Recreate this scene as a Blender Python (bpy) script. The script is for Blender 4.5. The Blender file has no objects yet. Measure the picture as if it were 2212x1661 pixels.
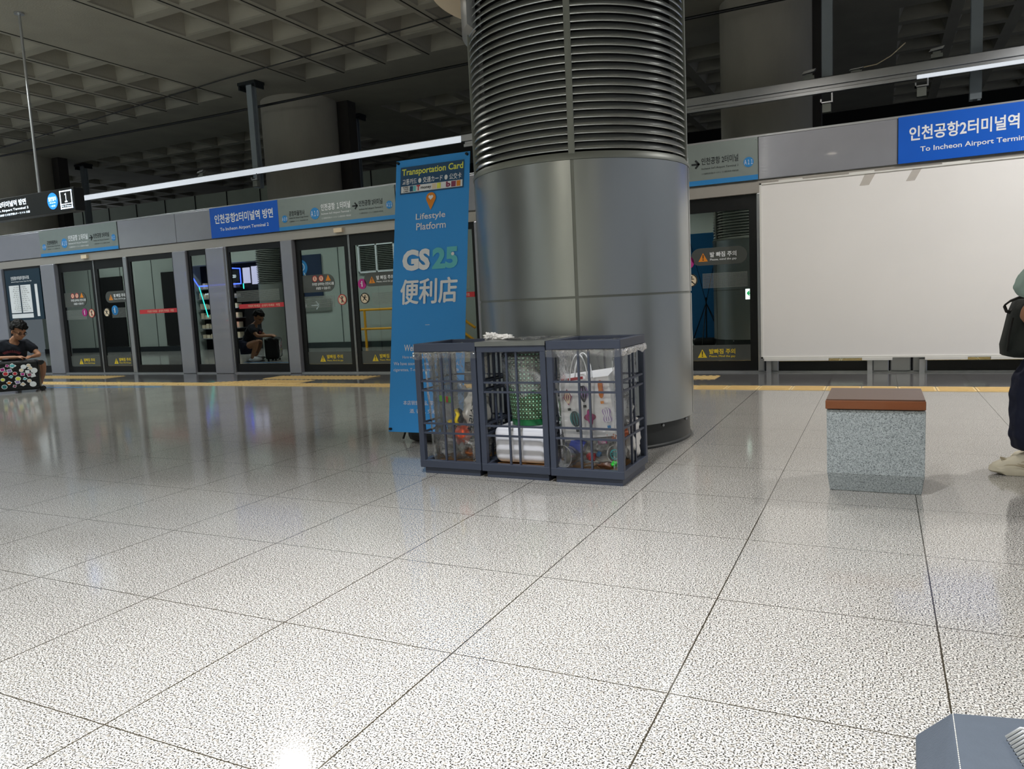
import bpy, bmesh, math, random
from mathutils import Vector, Matrix, noise
SC = bpy.context.scene
COL = SC.collection
PI = math.pi
random.seed(7)

# ------------------------------------------------------------------ camera
cam_d = bpy.data.cameras.new('camera'); cam = bpy.data.objects.new('camera', cam_d); COL.objects.link(cam)
SC.camera = cam
cam_d.sensor_width = 36.0
cam_d.lens = 1638.478 * 36.0 / 2212.0
cam_d.clip_start = 0.05; cam_d.clip_end = 200
PITCH, ROLL, YAW = 0.10999, 0.04798, -0.45472
_f = Vector((math.sin(YAW)*math.cos(PITCH), math.cos(YAW)*math.cos(PITCH), -math.sin(PITCH)))
_r = Vector((math.cos(YAW), -math.sin(YAW), 0.0)); _d = _f.cross(_r)
_r2 = _r*math.cos(ROLL) + _d*math.sin(ROLL); _d2 = -_r*math.sin(ROLL) + _d*math.cos(ROLL)
_m = Matrix((_r2, -_d2, -_f)).transposed().to_4x4(); _m.translation = (1.054, -1.701, 0.954)
cam.matrix_world = _m

# ------------------------------------------------------------------ world, exposure
w = bpy.data.worlds.new('station_air'); SC.world = w; w.use_nodes = True
w.node_tree.nodes['Background'].inputs[0].default_value = (0.80, 0.87, 1.0, 1)
w.node_tree.nodes['Background'].inputs[1].default_value = 0.30
SC.view_settings.view_transform = 'Standard'; SC.view_settings.look = 'None'
SC.view_settings.gamma = 1.0; SC.view_settings.use_curve_mapping = False
SC.view_settings.exposure = 0.0

# downlights of the hall, closing rows added as fill: (x, y, z, watts, colour, size)
LAMPS = [(-5.925, 5.425, 5.18, 45, (1, .96, .90), .32, 'over the floor left of the banner'), (-0.05, 4.4, 4.5, 60, (1, .94, .86), .32, 'beside the louvred column'), (-11.8, 5.3, 5.18, 75, (.90, .96, 1), .32, 'above the crouching person'), (-17.2, 5.3, 5.18, 80, (.90, .96, 1), .32, 'at the far left end of the platform'), (3.6, 5.0, 4.5, 165, (1, .97, .94), .32, 'in front of the blank board'),
         (-0.05, -0.6, 4.5, 118, (.97, .985, 1), .32, 'nearest to the photographer'), (-4.3, -1.6, 4.5, 92, (.88, .94, 1), .32, 'left of the photographer'), (4.6, -0.6, 4.5, 40, (1, .95, .88), .32, 'right of the photographer'),
         (-0.15, -6.5, 4.5, 260, (1, .91, .78), .32, 'behind the photographer'), (-6.5, -6.5, 4.5, 160, (.95, .97, 1), .32, 'behind the photographer, towards the left'), (5.7, -6.5, 4.5, 120, (1, .93, .84), .32, 'behind the photographer, towards the right'),
         (-14.1, 12.6, 5.18, 330, (.95, 1, .92), .32, 'added as fill over the tracks at far left'), (-5.2, 12.6, 5.18, 170, (.95, 1, .94), .32, 'added as fill over the tracks behind the banner'),  # added fill lamps that brighten the far wall and track columns
         (-9.2, 3.3, 4.5, 80, (.92, 1, .97), .32, 'added to light the core wall before the louvre vent'), (-13.6, 3.3, 4.5, 110, (.92, 1, .97), .32, 'added to light the core wall at the shop front'), (-18.5, 3.3, 4.5, 110, (.92, 1, .97), .32, 'added to light the far part of the core wall')]  # added fill lamps that brighten the mirrored core wall
CEILING_FILL = [(-12.0, 1.15, 3.5, 220, 16.0, (.95, .96, .90)), (-5.5, -2.6, 3.6, 90, 6.0, (1, .95, .82))]  # added upward fill, put in to brighten the ceiling
def area_light(name, loc, watts, col, size, rot=(0, 0, 0), sy=None, spread=PI*0.86):
    l = bpy.data.lights.new(name, 'AREA'); l.energy = watts; l.color = col; l.size = size
    l.shape = 'DISK' if sy is None else 'RECTANGLE'
    if sy: l.size_y = sy
    l.spread = spread
    o = bpy.data.objects.new(name, l); COL.objects.link(o); o.location = loc; o.rotation_euler = rot
    return o
for i, (x, y, z, wt, c, s, _l) in enumerate(LAMPS):
    area_light('downlight_lamp', (x, y, z - .03), wt, c, s, spread=PI*(.48 if -3 < y < 0 else .86))
for x, y, z, wt, L_, c in CEILING_FILL: area_light('ceiling_fill_lamp', (x, y, z+.06), wt, c, L_, (PI, 0, 0), .2, PI)
# ------------------------------------------------------------------ helpers
WL = {}                                   # world location of every parent
def link(name, bm, mat, parent=None, smooth=False, label=None, bevel=0):
    """one mesh object; vertices are given in world metres and moved into the object's own frame"""
    me = bpy.data.meshes.new(name)
    if bevel:
        pass
    if parent is None:
        xs = [v.co for v in bm.verts]
        lo = Vector((min(c.x for c in xs), min(c.y for c in xs), min(c.z for c in xs)))
        hi = Vector((max(c.x for c in xs), max(c.y for c in xs), max(c.z for c in xs)))
        org = Vector(((lo.x+hi.x)/2, (lo.y+hi.y)/2, lo.z))
    else:
        org = WL[parent.name]
    bmesh.ops.translate(bm, vec=-org, verts=bm.verts)
    bm.to_mesh(me); bm.free()
    for m in (mat if isinstance(mat, (list, tuple)) else [mat]):
        me.materials.append(m)
    if smooth:
        me.polygons.foreach_set('use_smooth', [True]*len(me.polygons))
        if smooth != 'all':
            try: me.set_sharp_from_angle(angle=math.radians(40))
            except Exception: pass
    o = bpy.data.objects.new(name, me); COL.objects.link(o)
    if parent is None: o.location = org
    else: o.parent = parent
    WL[o.name] = org
    if label: o['label'] = label
    if bevel:
        b = o.modifiers.new('bevel', 'BEVEL'); b.width = bevel; b.segments = 2; b.limit_method = 'ANGLE'
    return o
def thing(name, label, cat, loc, group=None):
    o = bpy.data.objects.new(name, None); COL.objects.link(o); o.location = loc; o.empty_display_size = .1
    WL[o.name] = Vector(loc); tag(o, label, cat, group); return o
def tag(o, label=None, cat=None, group=None, kind=None):
    if label: o['label'] = label
    if cat: o['category'] = cat
    if group: o['group'] = group
    if kind: o['kind'] = kind
    return o
def structure(name, loc):
    o = bpy.data.objects.new(name, None); COL.objects.link(o); o.location = loc; WL[o.name] = Vector(loc)
    o['kind'] = 'structure'; return o
SPLIT = {'hanging_clip', 'board_foot', 'horizontal_bar', 'vertical_bar', 'fixing_bolt', 'fixing_screw', 'eyelet', 'station_code_disc', 'steel_sheet', 'wheel', 'rail_tube', 'slanted_rail', 'shelf', 'shoe_laces', 'hanger_rod', 'blue_disc', 'red_display', 'tape_mark', 'side_profile', 'clamp_block', 'eyebrows', 'steel_profile', 'white_column', 'cyan_neon_tube'}
ONE = {'shoe_laces': 'shoe_lace', 'eyebrows': 'eyebrow'}
def islands(bm):
    left = set(bm.verts); out = []
    while left:
        st = [left.pop()]; cur = set(st)
        while st:
            v = st.pop()
            for e in v.link_edges:
                q = e.other_vert(v)
                if q in left: left.discard(q); cur.add(q); st.append(q)
        out.append(cur)
    return out
_link1 = link
def link(name, bm, mat, parent=None, smooth=False, label=None, bevel=0):
    if parent is None or name not in SPLIT: return _link1(name, bm, mat, parent, smooth, label, bevel)
    bm.verts.index_update(); res = None
    for isl in islands(bm):
        nb = bmesh.new(); mp = {v: nb.verts.new(v.co) for v in sorted(isl, key=lambda v: v.index)}
        for f in bm.faces:
            if f.verts[0] in mp: nb.faces.new([mp[v] for v in f.verts]).material_index = f.material_index
        res = _link1(ONE.get(name, name), nb, mat, parent, smooth, label, bevel)
    bm.free(); return res
def BM(): return bmesh.new()
def box(bm, x0, x1, y0, y1, z0, z1, mi=0):
    v = [bm.verts.new((x, y, z)) for z in (z0, z1) for y in (y0, y1) for x in (x0, x1)]
    for a in ((0, 2, 3, 1), (4, 5, 7, 6), (0, 1, 5, 4), (2, 6, 7, 3), (0, 4, 6, 2), (1, 3, 7, 5)):
        f = bm.faces.new([v[i] for i in a]); f.material_index = mi
    return v
def xf(bm, verts, M):
    bmesh.ops.transform(bm, matrix=M, verts=verts)
def frame_from(p0, p1):
    z = (Vector(p1)-Vector(p0)); L = z.length; z.normalize()
    a = Vector((0, 0, 1)) if abs(z.z) < .95 else Vector((1, 0, 0))
    x = a.cross(z).normalized(); y = z.cross(x)
    return x, y, z, L
def cyl(bm, p0, p1, r0, r1=None, n=24, caps=True, mi=0):
    r1 = r0 if r1 is None else r1
    x, y, z, L = frame_from(p0, p1)
    R = []
    for p, r in ((p0, r0), (p1, r1)):
        R.append([bm.verts.new(Vector(p)+x*(r*math.cos(2*PI*i/n))+y*(r*math.sin(2*PI*i/n))) for i in range(n)])
    for i in range(n):
        f = bm.faces.new((R[0][i], R[0][(i+1) % n], R[1][(i+1) % n], R[1][i])); f.material_index = mi
    if caps:
        f = bm.faces.new(R[0][::-1]); f.material_index = mi
        f = bm.faces.new(R[1]); f.material_index = mi
    return R
def tube(bm, pts, r, n=10, caps=True):
    rs = r if isinstance(r, (list, tuple)) else [r]*len(pts)
    P = [Vector(p) for p in pts]; prev = None; rings = []
    x = None
    for i, p in enumerate(P):
        t = (P[min(i+1, len(P)-1)]-P[max(i-1, 0)]).normalized()
        if x is None:
            a = Vector((0, 0, 1)) if abs(t.z) < .9 else Vector((1, 0, 0)); x = a.cross(t).normalized()
        else: x = (x - t*x.dot(t)).normalized()
        y = t.cross(x)
        rings.append([bm.verts.new(p+x*(rs[i]*math.cos(2*PI*k/n))+y*(rs[i]*math.sin(2*PI*k/n))) for k in range(n)])
    for a, b in zip(rings, rings[1:]):
        for k in range(n): bm.faces.new((a[k], a[(k+1) % n], b[(k+1) % n], b[k]))
    if caps: bm.faces.new(rings[0][::-1]); bm.faces.new(rings[-1])
    return [v for r_ in rings for v in r_]
def lathe(bm, prof, n=32, c=(0, 0, 0), a0=0, a1=2*PI, M=None, closed=False):
    full = abs(a1-a0-2*PI) < 1e-6
    m = n if full else n+1
    rings = []
    for r, z in prof:
        rings.append([bm.verts.new((c[0]+r*math.cos(a0+(a1-a0)*i/n), c[1]+r*math.sin(a0+(a1-a0)*i/n), c[2]+z)) for i in range(m)])
    pr = list(zip(rings, rings[1:])) + ([(rings[-1], rings[0])] if closed else [])
    for a, b in pr:
        for i in range(n): bm.faces.new((a[i], a[(i+1) % m], b[(i+1) % m], b[i]))
    if closed and not full:
        bm.faces.new([r[0] for r in rings]); bm.faces.new([r[-1] for r in rings][::-1])
    vs = [v for r in rings for v in r]
    if M is not None: xf(bm, vs, M)
    return vs
def sphere(bm, c, r, seg=20, M=None):
    rad = r if isinstance(r, (tuple, list)) else (r, r, r)
    g = bmesh.ops.create_uvsphere(bm, u_segments=seg, v_segments=max(6, seg*2//3), radius=1)
    xf(bm, g['verts'], Matrix.Translation(c) @ (M if M is not None else Matrix()) @ Matrix.Diagonal((*rad, 1)))
    return g['verts']
def poly(bm, pts, off, mi=0):
    """flat outline pts thickened by vector off"""
    A = [bm.verts.new(p) for p in pts]; B = [bm.verts.new(Vector(p)+Vector(off)) for p in pts]
    n = len(pts); f = bm.faces.new(A); f.material_index = mi; f = bm.faces.new(B[::-1]); f.material_index = mi
    for i in range(n):
        f = bm.faces.new((A[i], B[i], B[(i+1) % n], A[(i+1) % n])); f.material_index = mi
    return A+B
def blob(bm, c, rad, seed, amp=.25, sub=3, freq=2.2, M=None):
    g = bmesh.ops.create_icosphere(bm, subdivisions=sub, radius=1)
    for v in g['verts']:
        n_ = noise.noise(v.co*freq+Vector((seed*7.1, seed*3.3, seed))) + .6*noise.noise(v.co*freq*2.7+Vector((seed, 0, seed*2)))
        v.co *= 1+amp*n_*1.6
    xf(bm, g['verts'], Matrix.Translation(c) @ (M if M is not None else Matrix()) @ Matrix.Diagonal((*rad, 1)))
    return g['verts']
class Plane:
    """a drawing plane: origin, right and up vectors, normal towards the reader"""
    def __init__(s, o, r, u): s.o = Vector(o); s.r = Vector(r).normalized(); s.u = Vector(u).normalized(); s.n = s.r.cross(s.u)
    def p(s, x, z, d=0): return s.o+s.r*x+s.u*z+s.n*d
_TX = {}
def text_data(s, bold):
    k = (s, bold)
    if k not in _TX:
        c = bpy.data.curves.new('lettering', 'FONT'); c.body = s; c.size = 1; c.offset = bold; c.resolution_u = 3
        o = bpy.data.objects.new('lettering', c); COL.objects.link(o); bpy.context.view_layer.update()
        me = bpy.data.meshes.new_from_object(o.evaluated_get(bpy.context.evaluated_depsgraph_get()))
        V = [tuple(v.co[:2]) for v in me.vertices]; F = [tuple(p.vertices) for p in me.polygons]
        bpy.data.objects.remove(o); bpy.data.curves.remove(c); bpy.data.meshes.remove(me)
        x0 = min(v[0] for v in V); x1 = max(v[0] for v in V); y0 = min(v[1] for v in V); y1 = max(v[1] for v in V)
        _TX[k] = ([((x-x0)/(x1-x0), (y-y0)/(y1-y0)) for x, y in V], F, (x1-x0)/(y1-y0))
    return _TX[k]
def txt(bm, s, pl, x0, x1, z0, z1=None, bold=.012, d=.0015, mi=0, align='fit'):
    V, F, asp = text_data(s, bold)
    if z1 is None: z1 = z0+(x1-x0)/asp
    vs = [bm.verts.new(pl.p(x0+(x1-x0)*a, z0+(z1-z0)*b, d)) for a, b in V]
    for f in F:
        try: q = bm.faces.new([vs[i] for i in f]); q.material_index = mi
        except ValueError: pass
def rect(bm, pl, x0, x1, z0, z1, d=.001, th=0, mi=0):
    if th: poly(bm, [pl.p(x0, z0, d-th), pl.p(x1, z0, d-th), pl.p(x1, z1, d-th), pl.p(x0, z1, d-th)], pl.n*th, mi)
    else:
        f = bm.faces.new([bm.verts.new(pl.p(*q, d)) for q in ((x0, z0), (x1, z0), (x1, z1), (x0, z1))]); f.material_index = mi
def disc(bm, pl, x, z, r, d=.001, n=28, mi=0, sx=1):
    f = bm.faces.new([bm.verts.new(pl.p(x+sx*r*math.cos(2*PI*i/n), z+r*math.sin(2*PI*i/n), d)) for i in range(n)]); f.material_index = mi
def ring(bm, pl, x, z, r0, r1, d=.002, n=28, mi=0, a0=0, a1=2*PI):
    A = [bm.verts.new(pl.p(x+r0*math.cos(a0+(a1-a0)*i/n), z+r0*math.sin(a0+(a1-a0)*i/n), d)) for i in range(n+1)]
    B = [bm.verts.new(pl.p(x+r1*math.cos(a0+(a1-a0)*i/n), z+r1*math.sin(a0+(a1-a0)*i/n), d)) for i in range(n+1)]
    for i in range(n):
        f = bm.faces.new((A[i], A[i+1], B[i+1], B[i])); f.material_index = mi
def face(bm, pl, pts, d=.001, mi=0):
    f = bm.faces.new([bm.verts.new(pl.p(x, z, d)) for x, z in pts]); f.material_index = mi
def line(bm, pl, p, q, wd, d=.002, mi=0):
    dx, dz = q[0]-p[0], q[1]-p[1]; L = math.hypot(dx, dz) or 1; nx, nz = -dz/L*wd/2, dx/L*wd/2
    face(bm, pl, [(p[0]+nx, p[1]+nz), (q[0]+nx, q[1]+nz), (q[0]-nx, q[1]-nz), (p[0]-nx, p[1]-nz)], d, mi)
# ------------------------------------------------------------------ materials
def nt(name):
    m = bpy.data.materials.new(name); m.use_nodes = True
    t = m.node_tree; b = t.nodes['Principled BSDF']; return m, t, b
def lin(c):
    if isinstance(c, str): c = [int(c[i:i+2], 16)/255 for i in (0, 2, 4)]; c = [x/12.92 if x <= .04045 else ((x+.055)/1.055)**2.4 for x in c]
    return (*c[:3], 1)
def mat(name, col, rough=.5, metal=0, var=.08, scale=8, bump=0, bscale=60, emit=0, alpha=1, spec=.5, coat=0, sheen=0, trans=0, ior=1.45, stretch=None):
    m, t, b = nt(name); c = lin(col)
    n = t.nodes.new('ShaderNodeTexNoise'); n.inputs['Scale'].default_value = scale; n.inputs['Detail'].default_value = 4
    tc = t.nodes.new('ShaderNodeTexCoord'); mp = t.nodes.new('ShaderNodeMapping')
    if stretch: mp.inputs['Scale'].default_value = stretch
    t.links.new(tc.outputs['Object'], mp.inputs[0]); t.links.new(mp.outputs[0], n.inputs['Vector'])
    r = t.nodes.new('ShaderNodeMix'); r.data_type = 'RGBA'
    t.links.new(n.outputs['Fac'], r.inputs[0])
    r.inputs[6].default_value = tuple(x*(1-var) for x in c[:3])+(1,)
    r.inputs[7].default_value = tuple(min(1, x*(1+var)) for x in c[:3])+(1,)
    t.links.new(r.outputs[2], b.inputs['Base Color'])
    b.inputs['Roughness'].default_value = rough; b.inputs['Metallic'].default_value = metal
    b.inputs['Specular IOR Level'].default_value = spec; b.inputs['Coat Weight'].default_value = coat
    b.inputs['Sheen Weight'].default_value = sheen; b.inputs['Alpha'].default_value = alpha
    b.inputs['Transmission Weight'].default_value = trans; b.inputs['IOR'].default_value = ior
    if emit:
        t.links.new(r.outputs[2], b.inputs['Emission Color']); b.inputs['Emission Strength'].default_value = emit
    if bump:
        n2 = t.nodes.new('ShaderNodeTexNoise'); n2.inputs['Scale'].default_value = bscale; n2.inputs['Detail'].default_value = 5
        t.links.new(mp.outputs[0], n2.inputs['Vector'])
        bu = t.nodes.new('ShaderNodeBump'); bu.inputs['Strength'].default_value = bump; bu.inputs['Distance'].default_value = .01
        t.links.new(n2.outputs['Fac'], bu.inputs['Height']); t.links.new(bu.outputs[0], b.inputs['Normal'])
    return m
def granite(name, light, dark, mid, scale=170, rough=.14, joints=False, spec=.5, thr=(.40, .50)):
    m, t, b = nt(name); L = t.links.new
    tc = t.nodes.new('ShaderNodeTexCoord')
    geo = t.nodes.new('ShaderNodeNewGeometry')
    src = geo.outputs['Position']
    n1 = t.nodes.new('ShaderNodeTexNoise'); n1.inputs['Scale'].default_value = scale; n1.inputs['Detail'].default_value = 3.0; n1.inputs['Roughness'].default_value = .68
    n2 = t.nodes.new('ShaderNodeTexNoise'); n2.inputs['Scale'].default_value = scale*.45; n2.inputs['Detail'].default_value = 4
    n3 = t.nodes.new('ShaderNodeTexNoise'); n3.inputs['Scale'].default_value = 1.3; n3.inputs['Detail'].default_value = 3
    for n in (n1, n2, n3): L(src, n.inputs['Vector'])
    r1 = t.nodes.new('ShaderNodeValToRGB'); r1.color_ramp.elements[0].position = thr[0]; r1.color_ramp.elements[1].position = thr[1]
    r1.color_ramp.elements[0].color = lin(dark); r1.color_ramp.elements[1].color = lin(light)
    L(n1.outputs['Fac'], r1.inputs[0])
    mx = t.nodes.new('ShaderNodeMix'); mx.data_type = 'RGBA'; mx.inputs[7].default_value = lin(mid)
    r2 = t.nodes.new('ShaderNodeValToRGB'); r2.color_ramp.elements[0].position = .52; r2.color_ramp.elements[1].position = .68
    r2.color_ramp.elements[1].color = (.8, .8, .8, 1)
    L(n2.outputs['Fac'], r2.inputs[0]); L(r2.outputs[0], mx.inputs[0]); L(r1.outputs[0], mx.inputs[6])
    col = mx.outputs[2]
    m3 = t.nodes.new('ShaderNodeMix'); m3.data_type = 'RGBA'; m3.blend_type = 'MULTIPLY'; m3.inputs[0].default_value = .22
    L(col, m3.inputs[6]); L(n3.outputs['Fac'], m3.inputs[7]); col = m3.outputs[2]
    b.inputs['Specular IOR Level'].default_value = spec
    rr = t.nodes.new('ShaderNodeMapRange'); rr.inputs[3].default_value = rough*.8; rr.inputs[4].default_value = rough*1.25
    L(n3.outputs['Fac'], rr.inputs[0]); L(rr.outputs[0], b.inputs['Roughness'])
    if joints:
        sp = t.nodes.new('ShaderNodeSeparateXYZ'); L(src, sp.inputs[0]); ms = []
        for ax, per, wd in (('X', .6, .0042), ('Y', .609, .0034)):
            dv = t.nodes.new('ShaderNodeMath'); dv.operation = 'DIVIDE'; dv.inputs[1].default_value = per; L(sp.outputs[ax], dv.inputs[0])
            ad = t.nodes.new('ShaderNodeMath'); ad.operation = 'ADD'; ad.inputs[1].default_value = .5; L(dv.outputs[0], ad.inputs[0])
            fr = t.nodes.new('ShaderNodeMath'); fr.operation = 'FRACT'; L(ad.outputs[0], fr.inputs[0])
            sb = t.nodes.new('ShaderNodeMath'); sb.operation = 'SUBTRACT'; sb.inputs[1].default_value = .5; L(fr.outputs[0], sb.inputs[0])
            ab = t.nodes.new('ShaderNodeMath'); ab.operation = 'ABSOLUTE'; L(sb.outputs[0], ab.inputs[0])
            lt = t.nodes.new('ShaderNodeMath'); lt.operation = 'LESS_THAN'; lt.inputs[1].default_value = wd/2/per; L(ab.outputs[0], lt.inputs[0]); ms.append(lt)
        mxm = t.nodes.new('ShaderNodeMath'); mxm.operation = 'MAXIMUM'; L(ms[0].outputs[0], mxm.inputs[0]); L(ms[1].outputs[0], mxm.inputs[1])
        mj = t.nodes.new('ShaderNodeMix'); mj.data_type = 'RGBA'; mj.inputs[7].default_value = lin('3a352c')
        L(mxm.outputs[0], mj.inputs[0]); L(col, mj.inputs[6]); col = mj.outputs[2]
    L(col, b.inputs['Base Color'])
    return m
def glass_mat(name, tint, refl=.22, rough=.01):
    m, t, b = nt(name); t.nodes.remove(b); L = t.links.new
    o = t.nodes['Material Output']; tr = t.nodes.new('ShaderNodeBsdfTransparent'); tr.inputs[0].default_value = lin(tint)
    gl = t.nodes.new('ShaderNodeBsdfGlossy'); gl.inputs['Roughness'].default_value = rough; gl.inputs['Color'].default_value = (.92, 1, .97, 1)
    fr = t.nodes.new('ShaderNodeFresnel'); fr.inputs[0].default_value = 1.5
    mr = t.nodes.new('ShaderNodeMapRange'); mr.inputs[3].default_value = refl; mr.inputs[4].default_value = 1; L(fr.outputs[0], mr.inputs[0])
    mx = t.nodes.new('ShaderNodeMixShader'); L(mr.outputs[0], mx.inputs[0]); L(tr.outputs[0], mx.inputs[1]); L(gl.outputs[0], mx.inputs[2]); L(mx.outputs[0], o.inputs[0])
    return m
def film_mat(name, cover=.10, gloss=.16, bscale=22, bstr=1.0, col=(.9, .93, .95)):
    """clear crinkled plastic film"""
    m, t, b = nt(name); t.nodes.remove(b); L = t.links.new; o = t.nodes['Material Output']
    tc = t.nodes.new('ShaderNodeTexCoord')
    n = t.nodes.new('ShaderNodeTexNoise'); n.inputs['Scale'].default_value = bscale; n.inputs['Detail'].default_value = 6; n.inputs['Distortion'].default_value = 1.2
    L(tc.outputs['Object'], n.inputs['Vector'])
    bu = t.nodes.new('ShaderNodeBump'); bu.inputs['Strength'].default_value = bstr; bu.inputs['Distance'].default_value = .02; L(n.outputs['Fac'], bu.inputs['Height'])
    tr = t.nodes.new('ShaderNodeBsdfTransparent'); df = t.nodes.new('ShaderNodeBsdfDiffuse'); df.inputs[0].default_value = (*col, 1)
    gl = t.nodes.new('ShaderNodeBsdfGlossy'); gl.inputs['Roughness'].default_value = .08
    L(bu.outputs[0], gl.inputs['Normal']); L(bu.outputs[0], df.inputs['Normal'])
    m1 = t.nodes.new('ShaderNodeMixShader'); m1.inputs[0].default_value = cover; L(tr.outputs[0], m1.inputs[1]); L(df.outputs[0], m1.inputs[2])
    fr = t.nodes.new('ShaderNodeFresnel'); fr.inputs[0].default_value = 1.4; L(bu.outputs[0], fr.inputs[1])
    mr = t.nodes.new('ShaderNodeMapRange'); mr.inputs[3].default_value = gloss*.45; mr.inputs[4].default_value = .9; L(fr.outputs[0], mr.inputs[0])
    m2 = t.nodes.new('ShaderNodeMixShader'); L(mr.outputs[0], m2.inputs[0]); L(m1.outputs[0], m2.inputs[1]); L(gl.outputs[0], m2.inputs[2]); L(m2.outputs[0], o.inputs[0])
    return m
M = {}
M['floor'] = granite('granite_floor', 'cfcdc8', '1c1b19', '827c73', scale=225, rough=.10, joints=True, spec=.6, thr=(.455, .505))
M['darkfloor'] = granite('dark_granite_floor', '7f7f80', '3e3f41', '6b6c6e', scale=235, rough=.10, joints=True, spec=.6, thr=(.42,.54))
M['stool'] = granite('flamed_granite', 'bcc5c9', '5d6568', '98a2a6', scale=230, rough=.55, spec=.3, thr=(.36, .54))
M['conc'] = mat('exposed_concrete', '9a978c', .85, var=.22, scale=1.6, bump=.25, bscale=40)
M['conc2'] = mat('column_concrete', 'a8a499', .85, var=.25, scale=2.2, bump=.3, bscale=30, stretch=(1, 1, .35))
M['wallpanel'] = mat('grey_green_wall_panel', 'b4bdae', .7, var=.1, scale=2)
M['wallcore'] = mat('pale_core_wall', 'a8b0aa', .6, var=.12, scale=1.5)
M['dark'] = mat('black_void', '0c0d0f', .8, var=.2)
M['black'] = mat('black_frame', '101214', .35, var=.1)
M['psd'] = mat('brushed_steel_panel', 'a0a2ab', .26, metal=.45, coat=.5, var=.06, scale=5, bump=.02, bscale=14)
M['psd2'] = mat('warm_beam_steel', 'b0aca6', .36, metal=.4, var=.05, scale=5)
M['alu'] = mat('anodised_aluminium', 'b9bcc0', .32, metal=.8, var=.06)
M['colpanel'] = mat('satin_column_panel', 'adb1b0', .30, metal=.88, var=.05, scale=2.5, bump=.012, bscale=5)
M['coltrim'] = mat('painted_column_trim', '868a84', .45, metal=.3, var=.06)
M['colbase'] = mat('dark_base_steel', '3a3c3c', .4, metal=.3, var=.1)
M['pipe'] = mat('dark_downpipe', '3a3736', .6, var=.1)
M['post'] = mat('galvanised_post', '9aa4ab', .5, metal=.2, var=.06)
M['slat'] = mat('louvre_slat', 'b4b8b7', .26, metal=.75, var=.05)
M['blue'] = mat('sign_blue', '0f5cc8', .35, var=.03)
M['sky'] = mat('light_blue_print', '2f86c9', .4, var=.03)
M['white'] = mat('white_print', 'e8ecf0', .5, var=.02)
M['ink'] = mat('dark_print', '20262a', .5, var=.05)
M['route'] = mat('route_sign_silver', '8d9896', .35, metal=.35, var=.05)
M['board'] = mat('blank_white_board', 'e8e7e6', .55, var=.05, scale=1.2)
M['boardrim'] = mat('white_board_rim', 'dcdcd8', .4, var=.03)
M['yellow'] = mat('tactile_yellow', 'd9bd84', .5, var=.12, scale=20)
M['yellowpaint'] = mat('yellow_paint', 'e0a21c', .4, var=.05)
M['warn'] = mat('yellow_print', 'e6c934', .5, var=.03)
M['orange'] = mat('orange_print', 'e08a2a', .5, var=.03)
M['red'] = mat('red_print', 'c2343c', .5, var=.03)
M['magenta'] = mat('magenta_print', 'b52c86', .5, var=.03)
M['cream'] = mat('cream_print', 'e4d3b8', .5, var=.03)
M['greyprint'] = mat('translucent_grey_band', '5a5e5c', .5, var=.05, alpha=.72)
M['greyprint2'] = mat('dotted_band', 'a4aaa8', .6, var=.05, alpha=.55)
M['glass'] = glass_mat('tinted_door_glass', '9fb0ab', .36)
M['bin'] = mat('slate_blue_steel', '3b4252', .45, var=.06, scale=10)
M['binmetal'] = mat('worn_steel_lid', '8a8c8a', .3, metal=.8, var=.15, scale=18, bump=.15, bscale=30)
M['film'] = film_mat('clear_bag_film', .03, .09, 20, .6)
M['film2'] = film_mat('crumpled_clear_plastic', .2, .25, 26)
M['filmdark'] = film_mat('shiny_dark_film', .12, .5, 34)
M['poly'] = mat('white_styrofoam', 'e3e5ee', .7, var=.03)
M['paper'] = mat('white_kraft_paper', 'eceef2', .6, var=.03, bump=.05, bscale=12)
M['tissue'] = mat('white_tissue', 'f2f0ec', .8, var=.03, bump=.3, bscale=60)
M['card'] = mat('corrugated_cardboard', 'a97f4e', .8, var=.15, scale=30)
M['wplastic'] = mat('white_thin_plastic_bag', 'efedea', .35, var=.05, bump=.5, bscale=14, alpha=.9)
M['wood'] = mat('varnished_wood', '523524', .45, var=.22, scale=5, stretch=(.6, 9, 9), coat=.3)
M['woodedge'] = mat('orange_wood_edge', '7c441e', .45, var=.18, scale=5, stretch=(.6, 9, 9), coat=.3)
M['skin'] = mat('skin', 'a87a5e', .6, var=.06)
M['hair'] = mat('black_hair', '0d0b0a', .6, var=.3, scale=60, bump=.2, bscale=160, spec=.25)
M['navyshirt'] = mat('black_navy_cotton', '1b202b', .85, var=.1, bump=.3, bscale=9)
M['mint'] = mat('pale_mint_cotton', '9fb8b2', .85, var=.06, bump=.3, bscale=8)
M['navy'] = mat('navy_trousers', '151b33', .8, var=.1, bump=.4, bscale=8)
M['bag'] = mat('black_green_nylon', '1d2423', .7, var=.1, bump=.3, bscale=30)
M['strap'] = mat('black_webbing', '131313', .6, var=.1)
M['shoe'] = mat('cream_sneaker', 'cfc8b4', .6, var=.1, scale=20)
M['grime'] = mat('sneaker_overlay', 'b0a58c', .7, var=.1)
M['case'] = mat('black_ribbed_shell', '14171a', .35, var=.1)
M['banner'] = mat('blue_banner_fabric', '3598e6', .55, var=.03, scale=2, bump=.08, bscale=3)
M['ttable'] = mat('timetable_navy', '1b3342', .35, var=.05)
M['bannerdark'] = mat('sticker_navy', '1d4d74', .4, var=.03)
M['mint25'] = mat('aqua_print', '62c0c9', .5, var=.02)
M['limeprint'] = mat('lime_print', 'e3e860', .5, var=.02)
M['greybag'] = mat('grey_travel_bag_fabric', '49515c', .8, var=.08, scale=40, bump=.2, bscale=200)
M['thread'] = mat('pale_stitching', 'c9c9c4', .7)
def emis(name, col, s):
    m, t, b = nt(name); c = lin(col); b.inputs['Base Color'].default_value = c; b.inputs['Emission Color'].default_value = c; b.inputs['Emission Strength'].default_value = s; return m
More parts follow.
